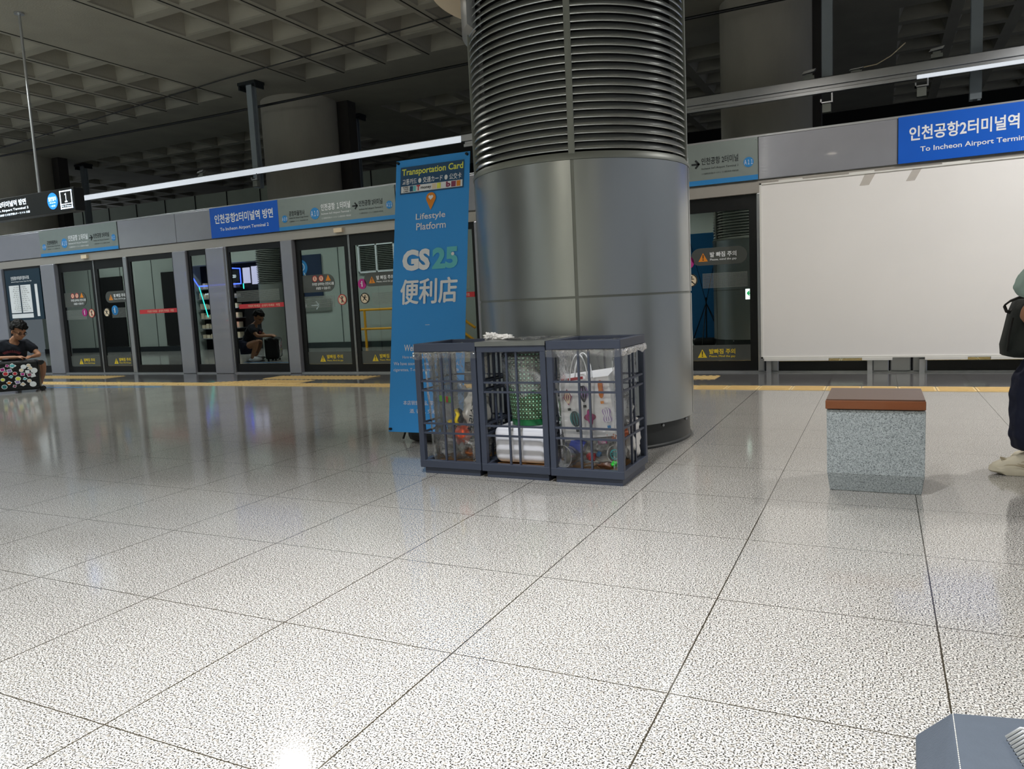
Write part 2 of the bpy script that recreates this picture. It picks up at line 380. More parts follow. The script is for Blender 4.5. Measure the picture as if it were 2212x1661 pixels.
M['lens'] = emis('downlight_lens', 'fff2dc', 14)
M['strip'] = emis('light_strip', 'dfe6ee', .72)
M['neonblue'] = emis('blue_neon', '3a55ff', 7)
M['neoncyan'] = emis('cyan_neon', '38e0d0', 3)
M['signlit'] = emis('lit_sign_white', 'e6f2ff', 1.4)
M['signblue'] = emis('lit_sign_blue', '1f7fe0', 1.1)
M['screen'] = emis('lit_poster', 'b9b6d8', 1.6)
M['redled'] = emis('red_led', 'ff2030', 6)
M['exitgreen'] = emis('exit_green', '178a50', 1.0)
M['exitwhite'] = emis('exit_white', 'd8efe6', 1.2)
#%%STRUCT
# ------------------------------------------------------------------ the setting
FY = 7.35                                          # front face of the platform screen
bm = BM(); box(bm, -24, 9, -9, 6.07, -.12, 0); o = link('floor', bm, M['floor']); tag(o, kind='structure')
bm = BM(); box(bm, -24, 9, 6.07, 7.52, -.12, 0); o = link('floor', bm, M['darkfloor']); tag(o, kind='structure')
bm = BM(); box(bm, -24, 9, 7.52, 18, -1.3, -1.2); o = link('floor', bm, M['dark']); tag(o, kind='structure')     # track bed
bm = BM(); box(bm, -24, 9, 7.42, 7.52, -1.2, -.12); o = link('trim', bm, M['conc']); tag(o, kind='structure')
# waffle ceiling: solid bands with coffered panels between
CZ = 4.95
def coffers(bm, x0, y0, nx, ny, px, py, dep=.36, rib=.085, tap=.16):
    for i in range(nx):
        for j in range(ny):
            a0, a1 = x0+i*px, x0+(i+1)*px; b0, b1 = y0+j*py, y0+(j+1)*py
            O = [bm.verts.new((x, y, CZ)) for x, y in ((a0, b0), (a1, b0), (a1, b1), (a0, b1))]
            r = rib
            I = [bm.verts.new((x, y, CZ)) for x, y in ((a0+r, b0+r), (a1-r, b0+r), (a1-r, b1-r), (a0+r, b1-r))]
            J = [bm.verts.new((x, y, CZ+.03)) for x, y in ((a0+r, b0+r), (a1-r, b0+r), (a1-r, b1-r), (a0+r, b1-r))]
            r = rib+tap
            K = [bm.verts.new((x, y, CZ+dep)) for x, y in ((a0+r, b0+r), (a1-r, b0+r), (a1-r, b1-r), (a0+r, b1-r))]
            for A, B in ((O, I), (I, J), (J, K)):
                for k in range(4): bm.faces.new((A[k], A[(k+1) % 4], B[(k+1) % 4], B[k]))
            bm.faces.new(K)
def slab(bm, x0, x1, y0, y1): box(bm, x0, x1, y0, y1, CZ, CZ+.3)
bm = BM()
XB = [(-26.8, -18.95), (-17.55, -9.8), (-8.05, -.4), (1.2, 8.85)]        # coffered spans along the platform
YB = [(-9.0, -1.0, 9), (1.6, 9.25, 9), (11.3, 18.1, 8)]
for (x0, x1) in XB:
    for (y0, y1, n) in YB: coffers(bm, x0, y0, 9, n, (x1-x0)/9, (y1-y0)/n)
ed = [x for s in XB for x in s]
for a, b in zip(ed[1::2], ed[2::2]): slab(bm, a, b, -9, 18.1)
for a, b in ((-1.0, 1.6), (9.25, 11.3)):
    for x0, x1 in XB: slab(bm, x0, x1, a, b)
bmesh.ops.recalc_face_normals(bm, faces=bm.faces)
o = link('ceiling', bm, M['conc']); tag(o, kind='structure')
# thin formwork joints on the ceiling
bm = BM()
for x0, x1 in XB[1:3]:
    for i in range(10):
        x = x0+i*(x1-x0)/9; box(bm, x-.009, x+.009, 1.6, 9.25, CZ-.006, CZ-.001)
o = link('trim', bm, M['dark']); tag(o, kind='structure')
# walls
bm = BM(); box(bm, -24, -8.2, 14.0, 14.2, -1.2, 4.28); o = link('wall_far', bm, M['wallpanel']); tag(o, kind='structure')
bm = BM()
for i in range(13): box(bm, -23.4+i*1.2, -23.375+i*1.2, 13.985, 13.999, -1.2, 4.28)
o = link('trim', bm, M['dark']); tag(o, kind='structure')
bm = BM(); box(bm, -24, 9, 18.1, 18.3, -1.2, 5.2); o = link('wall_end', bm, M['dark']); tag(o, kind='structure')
bm = BM(); box(bm, -24, 9, -9.2, -9, 0, 5.2); o = link('wall_back', bm, M['wallcore']); tag(o, kind='structure')
# core wall beside the photographer (seen mirrored in the platform doors)
CW = 1.4
bm = BM(); box(bm, -22.5, -15.95, .9, CW, 0, 3.4); box(bm, -15.95, -13.3, .9, CW, 2.3, 3.4); box(bm, -13.3, -6.95, .9, CW, 0, 3.4)
box(bm, -15.95, -13.3, .5, .9, 0, 3.4)
o = link('wall_core', bm, M['wallcore']); tag(o, kind='structure')
bm = BM()
for x in (-21.6, -20.2, -18.8, -17.4, -16.4, -13.2, -10.9, -8.9): box(bm, x, x+.02, CW+.001, CW+.006, .14, 3.4)
for x0, x1 in ((-22.5, -15.95), (-13.3, -6.95)): box(bm, x0, x1, CW+.001, CW+.03, 0, .14)
o = link('baseboard_core', bm, M['ink']); tag(o, kind='structure')
bm = BM(); box(bm, -19.9, -18.7, CW+.002, CW+.04, .16, 2.2); box(bm, -17.0, -16.3, CW+.002, CW+.04, .16, 2.2); o = link('trim', bm, M['dark']); tag(o, kind='structure')
# concrete track columns with a dark downpipe on their right
for x, y, r in ((-18.0, 10.3, .85), (-9.12, 10.3, .72), (-.43, 10.0, .62)):
    c = structure('pillar', (x, y, -1.2))
    bm = BM(); lathe(bm, [(r, -1.2), (r, CZ+.02)], 48, (x, y, 0)); link('concrete_shaft', bm, M['conc2'], c, True)
    if x < -1: bm = BM(); box(bm, x+r*.86, x+r*.86+.27, y+.35, y+.6, -1.2, CZ); link('downpipe', bm, M['pipe'], c)
    else: bm = BM(); box(bm, x+r*.98, x+r*.98+.12, y+.0, y+.3, -1.2, CZ); link('downpipe', bm, M['pipe'], c)

# ---- platform screen: steel header, beam, pillars, windows and doors
bm = BM(); box(bm, -15.6, 4.2, FY-.015, FY+.22, 2.02, 2.15); box(bm, -15.6, 4.2, FY+.02, FY+.2, 2.15, 2.62)
o = link('trim', bm, M['psd2'], bevel=.004); tag(o, kind='structure')
bm = BM(); box(bm, -15.6, 4.2, FY-.03, FY+.24, 0, .018); o = link('trim', bm, M['alu']); tag(o, kind='structure')
bm = BM(); box(bm, -15.6, 4.2, FY-.03, FY+.24, 2.625, 2.65); o = link('trim', bm, M['alu'], bevel=.004); tag(o, kind='structure')
def header_panel(x0, x1):
    bm = BM(); box(bm, x0+.004, x1-.004, FY-.03, FY+.02, 2.165, 2.625)
    o = link('trim', bm, M['psd'], bevel=.006); tag(o, kind='structure')
for a, b in ((-15.6, -14.2), (-14.2, -12.88), (-10.76, -9.36), (-9.36, -8.55), (-5.02, -3.7), (-3.7, -2.3), (-.18, 1.21), (2.63, 4.2)): header_panel(a, b)
def pillar(x0, x1, d=.05, m='psd'):
    bm = BM(); box(bm, x0, x1, FY-d, FY+.2, 0, 2.02)
    o = link('pillar', bm, M[m], bevel=.012); tag(o, kind='structure')
for a, b in ((-15.6, -14.14), (-12.95, -12.56), (-9.48, -9.18), (-8.72, -8.33), (-7.15, -6.93), (-3.8, -3.45), (-2.95, -2.55), (2.7, 3.1)): pillar(a, b)
for a, b in ((-10.72, -10.63), (-4.95, -4.86), (-.205, -.13), (-.08, .02), (.98, 1.14), (1.15, 1.35), (1.36, 1.5)): pillar(a, b, .03, 'alu')
def window(x0, x1, lightedge=True, dots=False, band=None):
    wn = structure('window', ((x0+x1)/2, FY, 0))
    bm = BM()
    for q in ((x0, x0+.06, .02, 2.02), (x1-.06, x1, .02, 2.02), (x0+.06, x1-.06, .02, .15), (x0+.06, x1-.06, 1.93, 2.02)): box(bm, q[0], q[1], FY, FY+.05, q[2], q[3])
    link('window_frame', bm, M['black'], wn)
    bm = BM(); box(bm, x0+.06, x1-.06, FY+.015, FY+.027, .15, 1.93); link('glass', bm, M['glass'], wn)
    if lightedge:
        bm = BM(); box(bm, x0-.02, x0+.012, FY-.025, FY, .02, 2.02); box(bm, x0-.02, x0+.012, FY-.03, FY-.024, 1.0, 1.14); link('side_profile', bm, M['alu'], wn)
    pl = Plane((x0, FY+.012, 0), (1, 0, 0), (0, 0, 1))
    if dots: dotband(pl, .13, x1-x0-.13, 1.14, 1.32, wn)
    if band:
        bm = BM(); rect(bm, pl, .16, x1-x0-.07, 1.03, 1.10); link('red_line', bm, M['red'], wn, label='translucent red safety line with tiny print')
        bm = BM(); txt(bm, '기대지 마세요 · 손대지 마세요 · 위험', pl, .35, x1-x0-.15, 1.045, 1.085, 0, .003); link('lettering', bm, M['cream'], wn)
    bm = BM(); rect(bm, pl, x1-x0-.065, x1-x0-.005, 1.41, 1.46); stk = link('sticker', bm, M['white'], wn)
    bm = BM(); rect(bm, pl, x1-x0-.065, x1-x0-.005, 1.46, 1.51, .0012); txt(bm, '●', pl, x1-x0-.045, x1-x0-.025, 1.42, 1.45, 0, .003); link('sticker_print', bm, M['blue'], stk)
    return wn
def dotband(pl, x0, x1, z0, z1, parent):
    bm = BM(); s = .0135
    nx = int((x1-x0)/s); nz = int((z1-z0)/s)
    for i in range(nx):
        for j in range(nz): rect(bm, pl, x0+i*s, x0+i*s+s*.62, z0+j*s, z0+j*s+s*.62)
    link('dot_pattern', bm, M['greyprint2'], parent, label='band of small pale squares printed on the glass')
def tri(bm, pl, cx, z, s, mi=0, d=.002): face(bm, pl, [(cx-s*.55, z), (cx+s*.55, z), (cx, z+s)], d, mi)
def warning(pl, x, z, parent, fg, w=.42, fill='greyprint', oval=False):
    if oval:
        bm = BM(); pts = [(x-.04+.10*math.cos(a), z+.055+.10*math.sin(a)) for a in [PI/2+i*PI/12 for i in range(13)]]+[(x+w-.02+.10*math.cos(a), z+.055+.10*math.sin(a)) for a in [-PI/2+i*PI/12 for i in range(13)]]
        face(bm, pl, pts, .001); link('oval_sticker', bm, M[fill], parent)
    bm = BM(); tri(bm, pl, x, z, .1); link('warning_triangle', bm, M['orange' if oval else 'warn'], parent)
    bm = BM(); line(bm, pl, (x, z+.035), (x, z+.078), .012, .003); disc(bm, pl, x, z+.02, .008, .003, 8); link('exclamation', bm, M['ink'], parent)
    bm = BM(); txt(bm, '발빠짐 주의' if not oval else '발 빠짐 주의', pl, x+.08, x+w-.04, z+.045, z+.105, .02, .003); txt(bm, 'Please, Mind the gap' if not oval else 'Please, mind the gap', pl, x+.08, x+w-.04, z+.0, z+.03, .01, .003); link('lettering', bm, M[fg], parent)
def pictogram(pl, x, z, r, parent, fill, kind):
    bm = BM(); disc(bm, pl, x, z, r, .001); link('round_sticker', bm, M[fill], parent)
    dk = 'white' if fill in ('magenta', 'sky') else 'ink'
    bm = BM(); s = r/.09
    if kind == 'walk':
        disc(bm, pl, x, z+.045*s, .013*s, .003, 12); line(bm, pl, (x, z+.03*s), (x, z-.01*s), .026*s, .003); line(bm, pl, (x, z-.008*s), (x+.02*s, z-.055*s), .013*s, .003); line(bm, pl, (x, z-.008*s), (x-.016*s, z-.055*s), .013*s, .003); line(bm, pl, (x+.008*s, z+.025*s), (x+.032*s, z+.05*s), .01*s, .003)
    elif kind == 'run':
        disc(bm, pl, x+.012*s, z+.045*s, .012*s, .003, 12); line(bm, pl, (x+.01*s, z+.03*s), (x-.008*s, z-.008*s), .022*s, .003); line(bm, pl, (x-.008*s, z-.006*s), (x+.025*s, z-.03*s), .012*s, .003); line(bm, pl, (x-.01*s, z-.006*s), (x-.04*s, z-.042*s), .012*s, .003); line(bm, pl, (x+.004*s, z+.02*s), (x+.045*s, z+.016*s), .009*s, .003); line(bm, pl, (x+.004*s, z+.02*s), (x-.04*s, z+.022*s), .009*s, .003)
    else:
        disc(bm, pl, x, z+.04*s, .012*s, .003, 12); line(bm, pl, (x, z+.028*s), (x, z-.05*s), .02*s, .003); line(bm, pl, (x-.03*s, z+.01*s), (x+.005*s, z+.024*s), .01*s, .003)
    link('figure', bm, M[dk], parent)
    if kind in ('walk', 'run'):
        bm = BM(); ring(bm, pl, x, z, r*.86, r, .004); line(bm, pl, (x-r*.62, z+r*.62), (x+r*.62, z-r*.62), r*.13, .004); link('prohibition_ring', bm, M['red' if kind == 'walk' else 'ink'], parent)
def door(x0, xm, x1, style='full'):
    dr = structure('door', ((x0+x1)/2, FY, 0))
    for a, b, side in ((x0, xm, 0), (xm, x1, 1)):
        bm = BM()
        for q in ((a+.004, a+.09, .02, 2.02), (b-.09, b-.004, .02, 2.02), (a+.09, b-.09, .02, .13), (a+.09, b-.09, 1.86, 2.02)): box(bm, q[0], q[1], FY+.03, FY+.08, q[2], q[3])
        lf = link('door_leaf_frame', bm, M['black'], dr)
        bm = BM(); box(bm, a+.09, b-.09, FY+.045, FY+.057, .13, 1.86); gl = link('glass', bm, M['glass'], dr); fr_ = dr; dr = lf
        pl = Plane((a, FY+.04, 0), (1, 0, 0), (0, 0, 1)); W = b-a
        bm = BM(); rect(bm, pl, .09, W-.09, .135, .32); link('bottom_band', bm, M['greyprint'], dr, label='dark grey band along the foot of the glass')
        warning(pl, .37 if side == 0 else .33, .17, dr, 'warn')
        if side == 0:
            if W > .5:
                bm = BM(); pts = [(.30+.0*i, 0) for i in range(0)]
                face(bm, pl, [(.09, 1.22), (.56, 1.22)]+[(.56+.13*math.sin(t), 1.35-.13*math.cos(t)) for t in [i*PI/12 for i in range(13)]]+[(.09, 1.48)], .001)
                link('rounded_sticker', bm, M['greyprint'], dr)
                for k, (cx, c) in enumerate(((.33, 'cream'), (.45, 'cream'))): 
                    bm = BM(); disc(bm, pl, cx, 1.42, .045, .003); link('small_round_sign', bm, M[c], dr)
                    bm = BM(); ring(bm, pl, cx, 1.42, .036, .047, .005); line(bm, pl, (cx, 1.40), (cx, 1.445), .016, .005); link('small_round_sign_ring', bm, M['red'], dr)
                bm = BM(); tri(bm, pl, .58, 1.38, .09, 0, .003); link('small_warning_triangle', bm, M['orange'], dr)
                bm = BM(); txt(bm, '무리한 승하차는 안전사고를', pl, .27, .68, 1.315, 1.36, .02, .004); txt(bm, '유발할 수 있습니다', pl, .34, .61, 1.255, 1.295, .02, .004); link('lettering', bm, M['white'], dr)
            dotband(pl, .10, W-.33, .99, 1.17, dr)
            pictogram(pl, W-.2, 1.09, .078, dr, 'cream', 'walk')
            if x0 < -10: pictogram(pl, W-.39, 1.11, .072, dr, 'magenta', 'mom')
        else:
            warning(pl, .36, 1.30, dr, 'white', .42, oval=True)
            dotband(pl, .35, W-.10, .99, 1.17, dr)
            pictogram(pl, .21, 1.09, .078, dr, 'cream', 'run')
            if x0 > -8: pictogram(pl, .18, 1.30, .075, dr, 'magenta', 'mom')
            if x0 < -10: pictogram(pl, .43, 1.12, .085, dr, 'sky', 'mom')
        dr = fr_
    bm = BM(); box(bm, xm-.012, xm-.002, FY+.02, FY+.03, .02, 2.02); box(bm, xm+.006, xm+.016, FY+.02, FY+.03, .02, 2.02); link('meeting_rail', bm, M['alu'], dr)
    bm = BM(); box(bm, xm-.19, xm-.04, FY-.06, FY-.014, 2.06, 2.12); link('door_sensor', bm, M['cream'], dr, label='small cream sensor box above the leaves')
    return dr
door(-12.56, -11.56, -10.72); door(-6.93, -5.92, -4.95); door(-2.15, -1.18, -.205)
window(-14.14, -12.95, False); window(-10.62, -9.48, False, band=True); window(-9.18, -8.72, False); window(-8.31, -7.15, True, dots=True, band=True)
window(-4.86, -3.8, False, dots=True, band=True); window(-3.43, -2.97, False); window(-2.54, -2.17)
for a, b in ((.02, .98), (1.5, 2.7), (3.1, 4.2)):
    wn = structure('window', ((a+b)/2, FY, 0)); bm = BM(); box(bm, a, b, FY, FY+.05, .02, .12); link('window_frame', bm, M['black'], wn)
    bm = BM(); box(bm, a, b, FY+.015, FY+.027, .12, 2.02); link('glass', bm, M['glass'], wn)

# ---- route signs and station name signs on the header
def route_sign(x0, x1, label, faded=False):
    s = thing('route_sign', label, 'sign', ((x0+x1)/2, FY-.03, 2.165), 'route signs on the door header')
    bm = BM(); box(bm, x0, x1, FY-.042, FY-.03, 2.165, 2.625); link('sign_panel', bm, M['route'], s)
    W = x1-x0; pl = Plane((x0, FY-.043, 2.165), (1, 0, 0), (0, 0, 1)); H = .46
    bm = BM(); rect(bm, pl, 0, W, 0, .055); link('blue_stripe', bm, M['sky'], s, label='blue stripe')
    bm = BM(); disc(bm, pl, .12, .17, .055, .002); disc(bm, pl, .70, .20, .085, .002); disc(bm, pl, 2.02, .20, .055, .002); link('station_code_disc', bm, M['sky'], s)
    bm = BM(); txt(bm, 'Ａ０９', pl, .07, .17, .145, .195, .0, .004); txt(bm, 'Ａ１０', pl, .632, .768, .16, .24, .0, .004); txt(bm, 'Ａ１１', pl, 1.975, 2.065, .175, .225, .0, .004)
    txt(bm, '인천공항 １터미널', pl, .82, 1.35, .225, .325, .02); txt(bm, "Incheon Int'l Airport Terminal 1", pl, .82, 1.35, .16, .195, .01); txt(bm, '仁川国際空港 第1ターミナル  仁川国际机场 1号航站楼', pl, .82, 1.35, .105, .13, 0)
    link('white_lettering', bm, M['white'], s)
    bm = BM(); txt(bm, '공항화물청사', pl, .21, .51, .2, .275, .012); txt(bm, "Incheon Int'l Airport Cargo Terminal", pl, .21, .575, .155, .185, .004); txt(bm, '空港貨物ターミナル  机场货物办公楼', pl, .21, .56, .112, .132, 0)
    txt(bm, '인천공항 2터미널', pl, 1.50, 1.91, .225, .305, .012); txt(bm, "Incheon Int'l Airport Terminal 2", pl, 1.50, 1.91, .165, .195, .004); txt(bm, '仁川国際空港 第2ターミナル  仁川国际机场 2号航站楼', pl, 1.50, 1.91, .115, .135, 0)
    line(bm, pl, (1.385, .24), (1.465, .24), .02); line(bm, pl, (1.43, .285), (1.475, .235), .022); line(bm, pl, (1.43, .195), (1.475, .245), .022)
    link('dark_lettering', bm, M['ink'], s)
    if x0 > -12:
        bm = BM(); sphere(bm, (x1-.02, FY-.045, 2.60), .006, 8); link('fixing_screw', bm, M['alu'], s, True)
route_sign(-12.88, -10.76, 'silver route sign above the leftmost pair of platform doors')
route_sign(-7.14, -5.02, 'silver route sign beside the blue terminal sign left of the banner')
route_sign(-2.3, -.18, 'silver route sign half hidden behind the round column, above the rightmost doors')
def name_sign(x0, x1, label):
    s = thing('station_direction_sign', label, 'sign', ((x0+x1)/2, FY-.03, 2.165), 'blue direction signs on the door header')
    bm = BM(); box(bm, x0, x1, FY-.045, FY-.03, 2.165, 2.63); link('sign_panel', bm, M['blue'], s)
    pl = Plane((x0, FY-.046, 2.165), (1, 0, 0), (0, 0, 1))
    bm = BM(); txt(bm, '인천공항2터미널역 방면', pl, .10, 1.31, .215, .36, .022); txt(bm, 'To Incheon Airport Terminal 2', pl, .20, 1.21, .085, .15, .012); link('lettering', bm, M['white'], s)
name_sign(-8.55, -7.14, 'blue Incheon Airport Terminal 2 direction sign left of the banner')
name_sign(1.21, 2.62, 'blue direction sign above the blank white board, cut by the frame edge')

# ---- tactile paving
def tactile(name, x0, x1, y0, y1, along, label, n):
    t = thing(name, label, 'tactile paving', ((x0+x1)/2, (y0+y1)/2, 0))
    bm = BM(); k = max(1, round((x1-x0)/.3)); s = (x1-x0)/k
    for i in range(k): box(bm, x0+i*s+.003, x0+(i+1)*s-.003, y0, y1, .0, .004)
    link('yellow_tile', bm, M['yellow'], t)
    bm = BM()
    if along:
        for j in range(5):
            y = y0+.04+j*(y1-y0-.08)/4
            for i in range(k): box(bm, x0+i*s+.02, x0+(i+1)*s-.02, y-.012, y+.012, .004, .009)
    elif n == 'diag':
        m = int((x1-x0)/.075)
        for i in range(m):
            x = x0+.03+i*.075; poly(bm, [(x, y0+.01, .004), (x+.03, y0+.01, .004), (x+.07, y1-.01, .004), (x+.04, y1-.01, .004)], (0, 0, .005))
    link('raised_bar', bm, M['yellow'], t)
tactile('tactile_strip', -13.8, 4.2, 5.74, 6.04, True, 'long yellow guide strip running along the whole platform edge', 0)
tactile('tactile_patch', -7.0, -5.2, 6.56, 6.92, False, 'yellow hatched patch in front of the doors left of the banner', 'diag')
tactile('tactile_patch', -12.7, -10.4, 6.56, 6.92, False, 'yellow hatched patch in front of the leftmost doors', 'diag')
tactile('tactile_patch', -2.1, -.56, 6.62, 6.95, False, 'yellow hatched patch just right of the round column', 'diag')
t = thing('tactile_fan', 'yellow slanted hatched paving joining the guide strip left of the banner', 'tactile paving', (-6.6, 6.2, 0))
bm = BM(); poly(bm, [(-7.5, 6.05, 0), (-5.9, 6.05, 0), (-5.9, 6.40, 0), (-6.7, 6.40, 0)], (0, 0, .004)); link('yellow_tile', bm, M['yellow'], t)
bm = BM()
for i in range(20):
    x = -7.42+i*.075; y1 = min(6.38, 6.07+(x+7.5)*.44); poly(bm, [(x, 6.06, .004), (x+.03, 6.06, .004), (x+.05, y1, .004), (x+.02, y1, .004)], (0, 0, .005))
link('raised_bar', bm, M['yellow'], t)
bm = BM()
poly(bm, [(-10.2, 5.32, 0), (-7.9, 5.55, 0), (-7.9, 5.59, 0), (-10.2, 5.38, 0)], (0, 0, .002)); tag(link('floor_marking_tape', bm, M['sky']), 'thin blue tape line on the floor in front of the guide strip', 'floor tape')

# ---- overhead rail, posts, brackets, cables over the tracks
r = thing('light_rail', 'long aluminium light rail hung over the tracks', 'light fixture', (-6, 8.7, 3.3))
bm = BM(); box(bm, -20, 4.5, 8.62, 8.72, 3.37, 3.47); box(bm, -4.6, 4.5, 8.60, 8.66, 3.28, 3.325); box(bm, -4.6, 4.5, 8.64, 8.7, 3.325, 3.37); link('rail_body', bm, M['alu'], r, bevel=.006)
bm = BM(); box(bm, -20, -4.65, 8.61, 8.62, 3.36, 3.455); link('glowing_strip', bm, M['strip'], r, label='white strip on the rail face, given its own glow')  # white rail face, its brightness put in as emission
bm = BM()
for i in range(4): sphere(bm, (-14.55+i*.16, 8.60, 3.44), .012, 8); sphere(bm, (-14.55+i*.16, 8.60, 3.385), .012, 8)
link('fixing_screw', bm, M['ink'], r)
bm = BM(); box(bm, 1.42, 4.5, 8.57, 8.6, 3.275, 3.315); link('lower_tube', bm, M['strip'], r, label='short lit tube under the right end')
for x, y, z0, lab in ((-8.87, 8.785, 3.15, 'grey steel hanger post left of the thick concrete column'), (.45, 8.785, 3.5, 'grey steel hanger post right of the round column'), (-8.85, 11.7, 2.7, 'distant steel hanger post right of the concrete column'), (-17.4, 11.6, 2.7, 'distant steel hanger post at far left above the doors'), (2.05, 9.1, 3.05, 'steel hanger post near the right frame edge')):
    p = thing('hanger_post', lab, 'post', (x, y, z0), 'steel posts hanging from the ceiling')
    bm = BM(); hp = [(x-.06, y-.06), (x+.06, y-.06), (x+.06, y-.045), (x+.02, y-.045), (x+.02, y+.045), (x+.06, y+.045), (x+.06, y+.06), (x-.06, y+.06), (x-.06, y+.045), (x-.02, y+.045), (x-.02, y-.045), (x-.06, y-.045)]; poly(bm, [(a_, b_, z0) for a_, b_ in hp], (0, 0, CZ-z0)); link('steel_profile', bm, M['post'], p)
    bm = BM(); box(bm, x-.2, x+.2, y-.12, y+.12, CZ-.05, CZ); box(bm, x-.2, x-.17, y-.1, y+.1, CZ-.12, CZ-.05); box(bm, x+.17, x+.2, y-.1, y+.1, CZ-.12, CZ-.05); link('ceiling_plate', bm, M['ink'], p)
for x, z, lab in ((-8.8, 3.15, 'small steel clamp bracket under the rail left of the banner'), (.45, 3.05, 'hooked steel bracket below the rail right of the round column'), (1.47, 3.08, 'hooked steel bracket below the rail near the blue sign'), (.25, 3.47, 'folded steel clamp standing on the rail beside the hanger post'), (1.62, 3.49, 'folded steel clamp standing on the rail near the frame edge'), (.78, 3.47, 'small junction box clipped on top of the rail'), (-10.1, 3.46, 'small clamp on top of the lit rail')):
    b_ = thing('rail_bracket', lab, 'bracket', (x, 8.7, z), 'brackets clamped to the rail')
    if z < 3.2:
        bm = BM(); box(bm, x-.07, x+.07, 8.6, 8.68, z+.11, z+.125); box(bm, x+.055, x+.07, 8.6, 8.68, z+.125, z+.22); box(bm, x-.07, x-.055, 8.6, 8.68, z+.11, z+.16); link('hook_plate', bm, M['alu'], b_)
        bm = BM(); box(bm, x-.05, x+.05, 8.61, 8.69, z, z+.105); link('clamp_block', bm, M['coltrim'], b_, bevel=.004)
    else:
        bm = BM(); hh = .05 if 'junction' in lab else .12
        box(bm, x-.06, x+.06, 8.62, 8.70, z, z+hh*.35); box(bm, x-.04, x+.04, 8.64, 8.68, z+hh*.35, z+hh*.6); link('clamp_block', bm, M['coltrim'], b_)
        bm = BM(); poly(bm, [(x-.08, 8.62, z+hh*.6), (x+.06, 8.62, z+hh*.75), (x+.08, 8.62, z+hh), (x-.06, 8.62, z+hh*.85)], (0, .07, 0)); link('hook_plate', bm, M['alu'], b_)
bm = BM(); tube(bm, [(.84, 8.66, 3.52), (1.0, 8.66, 3.53), (1.15, 8.66, 3.60), (1.3, 8.66, 3.72)], .006, 6); tag(link('loose_cable', bm, M['cream'], None, True), 'loose pale cable end curling up from the rail', 'cable')
bm = BM(); tube(bm, [(-20, 9.35, CZ-.12), (-9.9, 9.0, 4.60), (-1.6, 9.0, 4.60), (4, 9.0, 4.6)], .022, 8); tag(link('overhead_cable', bm, M['black'], None, True), 'thick black cable crossing in front of the concrete column', 'cable')
bm = BM(); tube(bm, [(-20, 9.6, CZ-.03), (-9.0, 8.3, CZ-.03), (-1.6, 7.75, CZ-.03), (4, 7.7, CZ-.03)], .010, 6); tag(link('overhead_wire', bm, M['black'], None, True), 'thin black wire strung just under the coffered ceiling', 'wire')

# ---- hall downlights, added fill lamps among them
for i, (x, y, z, wt, c, s, wh) in enumerate(LAMPS):
    t = thing('ceiling_downlight', 'round white ceiling downlight '+wh, 'light', (x, y, z), 'ceiling downlights of the hall')
    bm = BM(); lathe(bm, [(.14, 0), (.15, .02), (.15, .2), (.02, .22), (.02, max(.24, CZ-z+.02))], 24, (x, y, z)); link('lamp_housing', bm, M['coltrim'], t, True)
    bm = BM(); lathe(bm, [(.0005, 0), (.12, 0)], 24, (x, y, z-.005)); link('lens', bm, M['lens'], t)

for x, y, z, wt, L_, c in CEILING_FILL:
    t = thing('ceiling_fill_trough', 'long upward trough light added to brighten the ceiling, '+('on top of the core wall' if y > 0 else 'hung behind the photographer, washing the ceiling'), 'light', (x, y, z-.06))
    bm = BM()
    for q in ((-.13, .13, -.06, -.04), (-.13, -.11, -.04, .05), (.11, .13, -.04, .05)): box(bm, x-L_/2-.05, x+L_/2+.05, y+q[0], y+q[1], z+q[2], z+q[3])
    link('trough', bm, M['alu'], t)
    if y < 0:
        bm = BM()
        for dx in (-L_/2+.3, L_/2-.3): cyl(bm, (x+dx, y, z-.04), (x+dx, y, CZ), .012, n=8)
        link('hanger_rod', bm, M['alu'], t)
# ================================================================== OBJECTS
# ---- the round louvred column
CX, CY, CR = -.78, 3.25, .718
A0 = math.radians(-73.2)
MA = [math.radians(a) for a in (-146.5, -73.2, 4.0, 78.0, 147.0, 213.5)]   # mullion angles round the shaft
col = structure('pillar', (CX, CY, 0))
bm = BM(); lathe(bm, [(.03, 0), (.700, 0), (.700, .012), (.690, .02), (.690, .165), (.03, .165)], 96, (CX, CY, 0)); link('column_base', bm, M['colbase'], col, True, label='dark grey steel base ring')
bm = BM()
for k in range(10):
    a = math.radians(-100+k*24); sphere(bm, (CX+.694*math.cos(a), CY+.694*math.sin(a), .135), (.009, .009, .011), 10)
link('fixing_bolt', bm, M['alu'], col, True)
bm = BM()
for k in range(5):                                  # satin sheets between the mullions
    for z0, z1 in ((.155, .948), (.962, 1.755)):
        lathe(bm, [(CR-.02, z0), (CR, z0), (CR, z1), (CR-.02, z1)], 28, (CX, CY, 0), MA[k]+.014, MA[k+1]-.014, closed=True)
link('steel_sheet', bm, M['colpanel'], col, 'auto')
bm = BM(); lathe(bm, [(CR-.03, .16), (CR-.006, .16), (CR-.006, 1.76), (CR-.03, 1.76)], 96, (CX, CY, 0), closed=True)
lathe(bm, [(CR-.06, 1.75), (CR+.004, 1.757), (CR+.004, 1.775), (CR-.012, 1.80), (CR-.06, 1.80)], 96, (CX, CY, 0), closed=True)
for k in range(5):
    a = MA[k]; lathe(bm, [(CR-.06, 1.79), (CR-.001, 1.79), (CR-.001, CZ-.6), (CR-.06, CZ-.6)], 3, (CX, CY, 0), a-.026, a+.026, closed=True)
link('column_trim', bm, M['coltrim'], col, 'auto')
bm = BM(); lathe(bm, [(CR-.10, 1.78), (CR-.10, CZ)], 64, (CX, CY, 0)); link('louvre_backing', bm, M['dark'], col, True)
sl = BM(); P = .0445; z = 1.815
nsl = 0
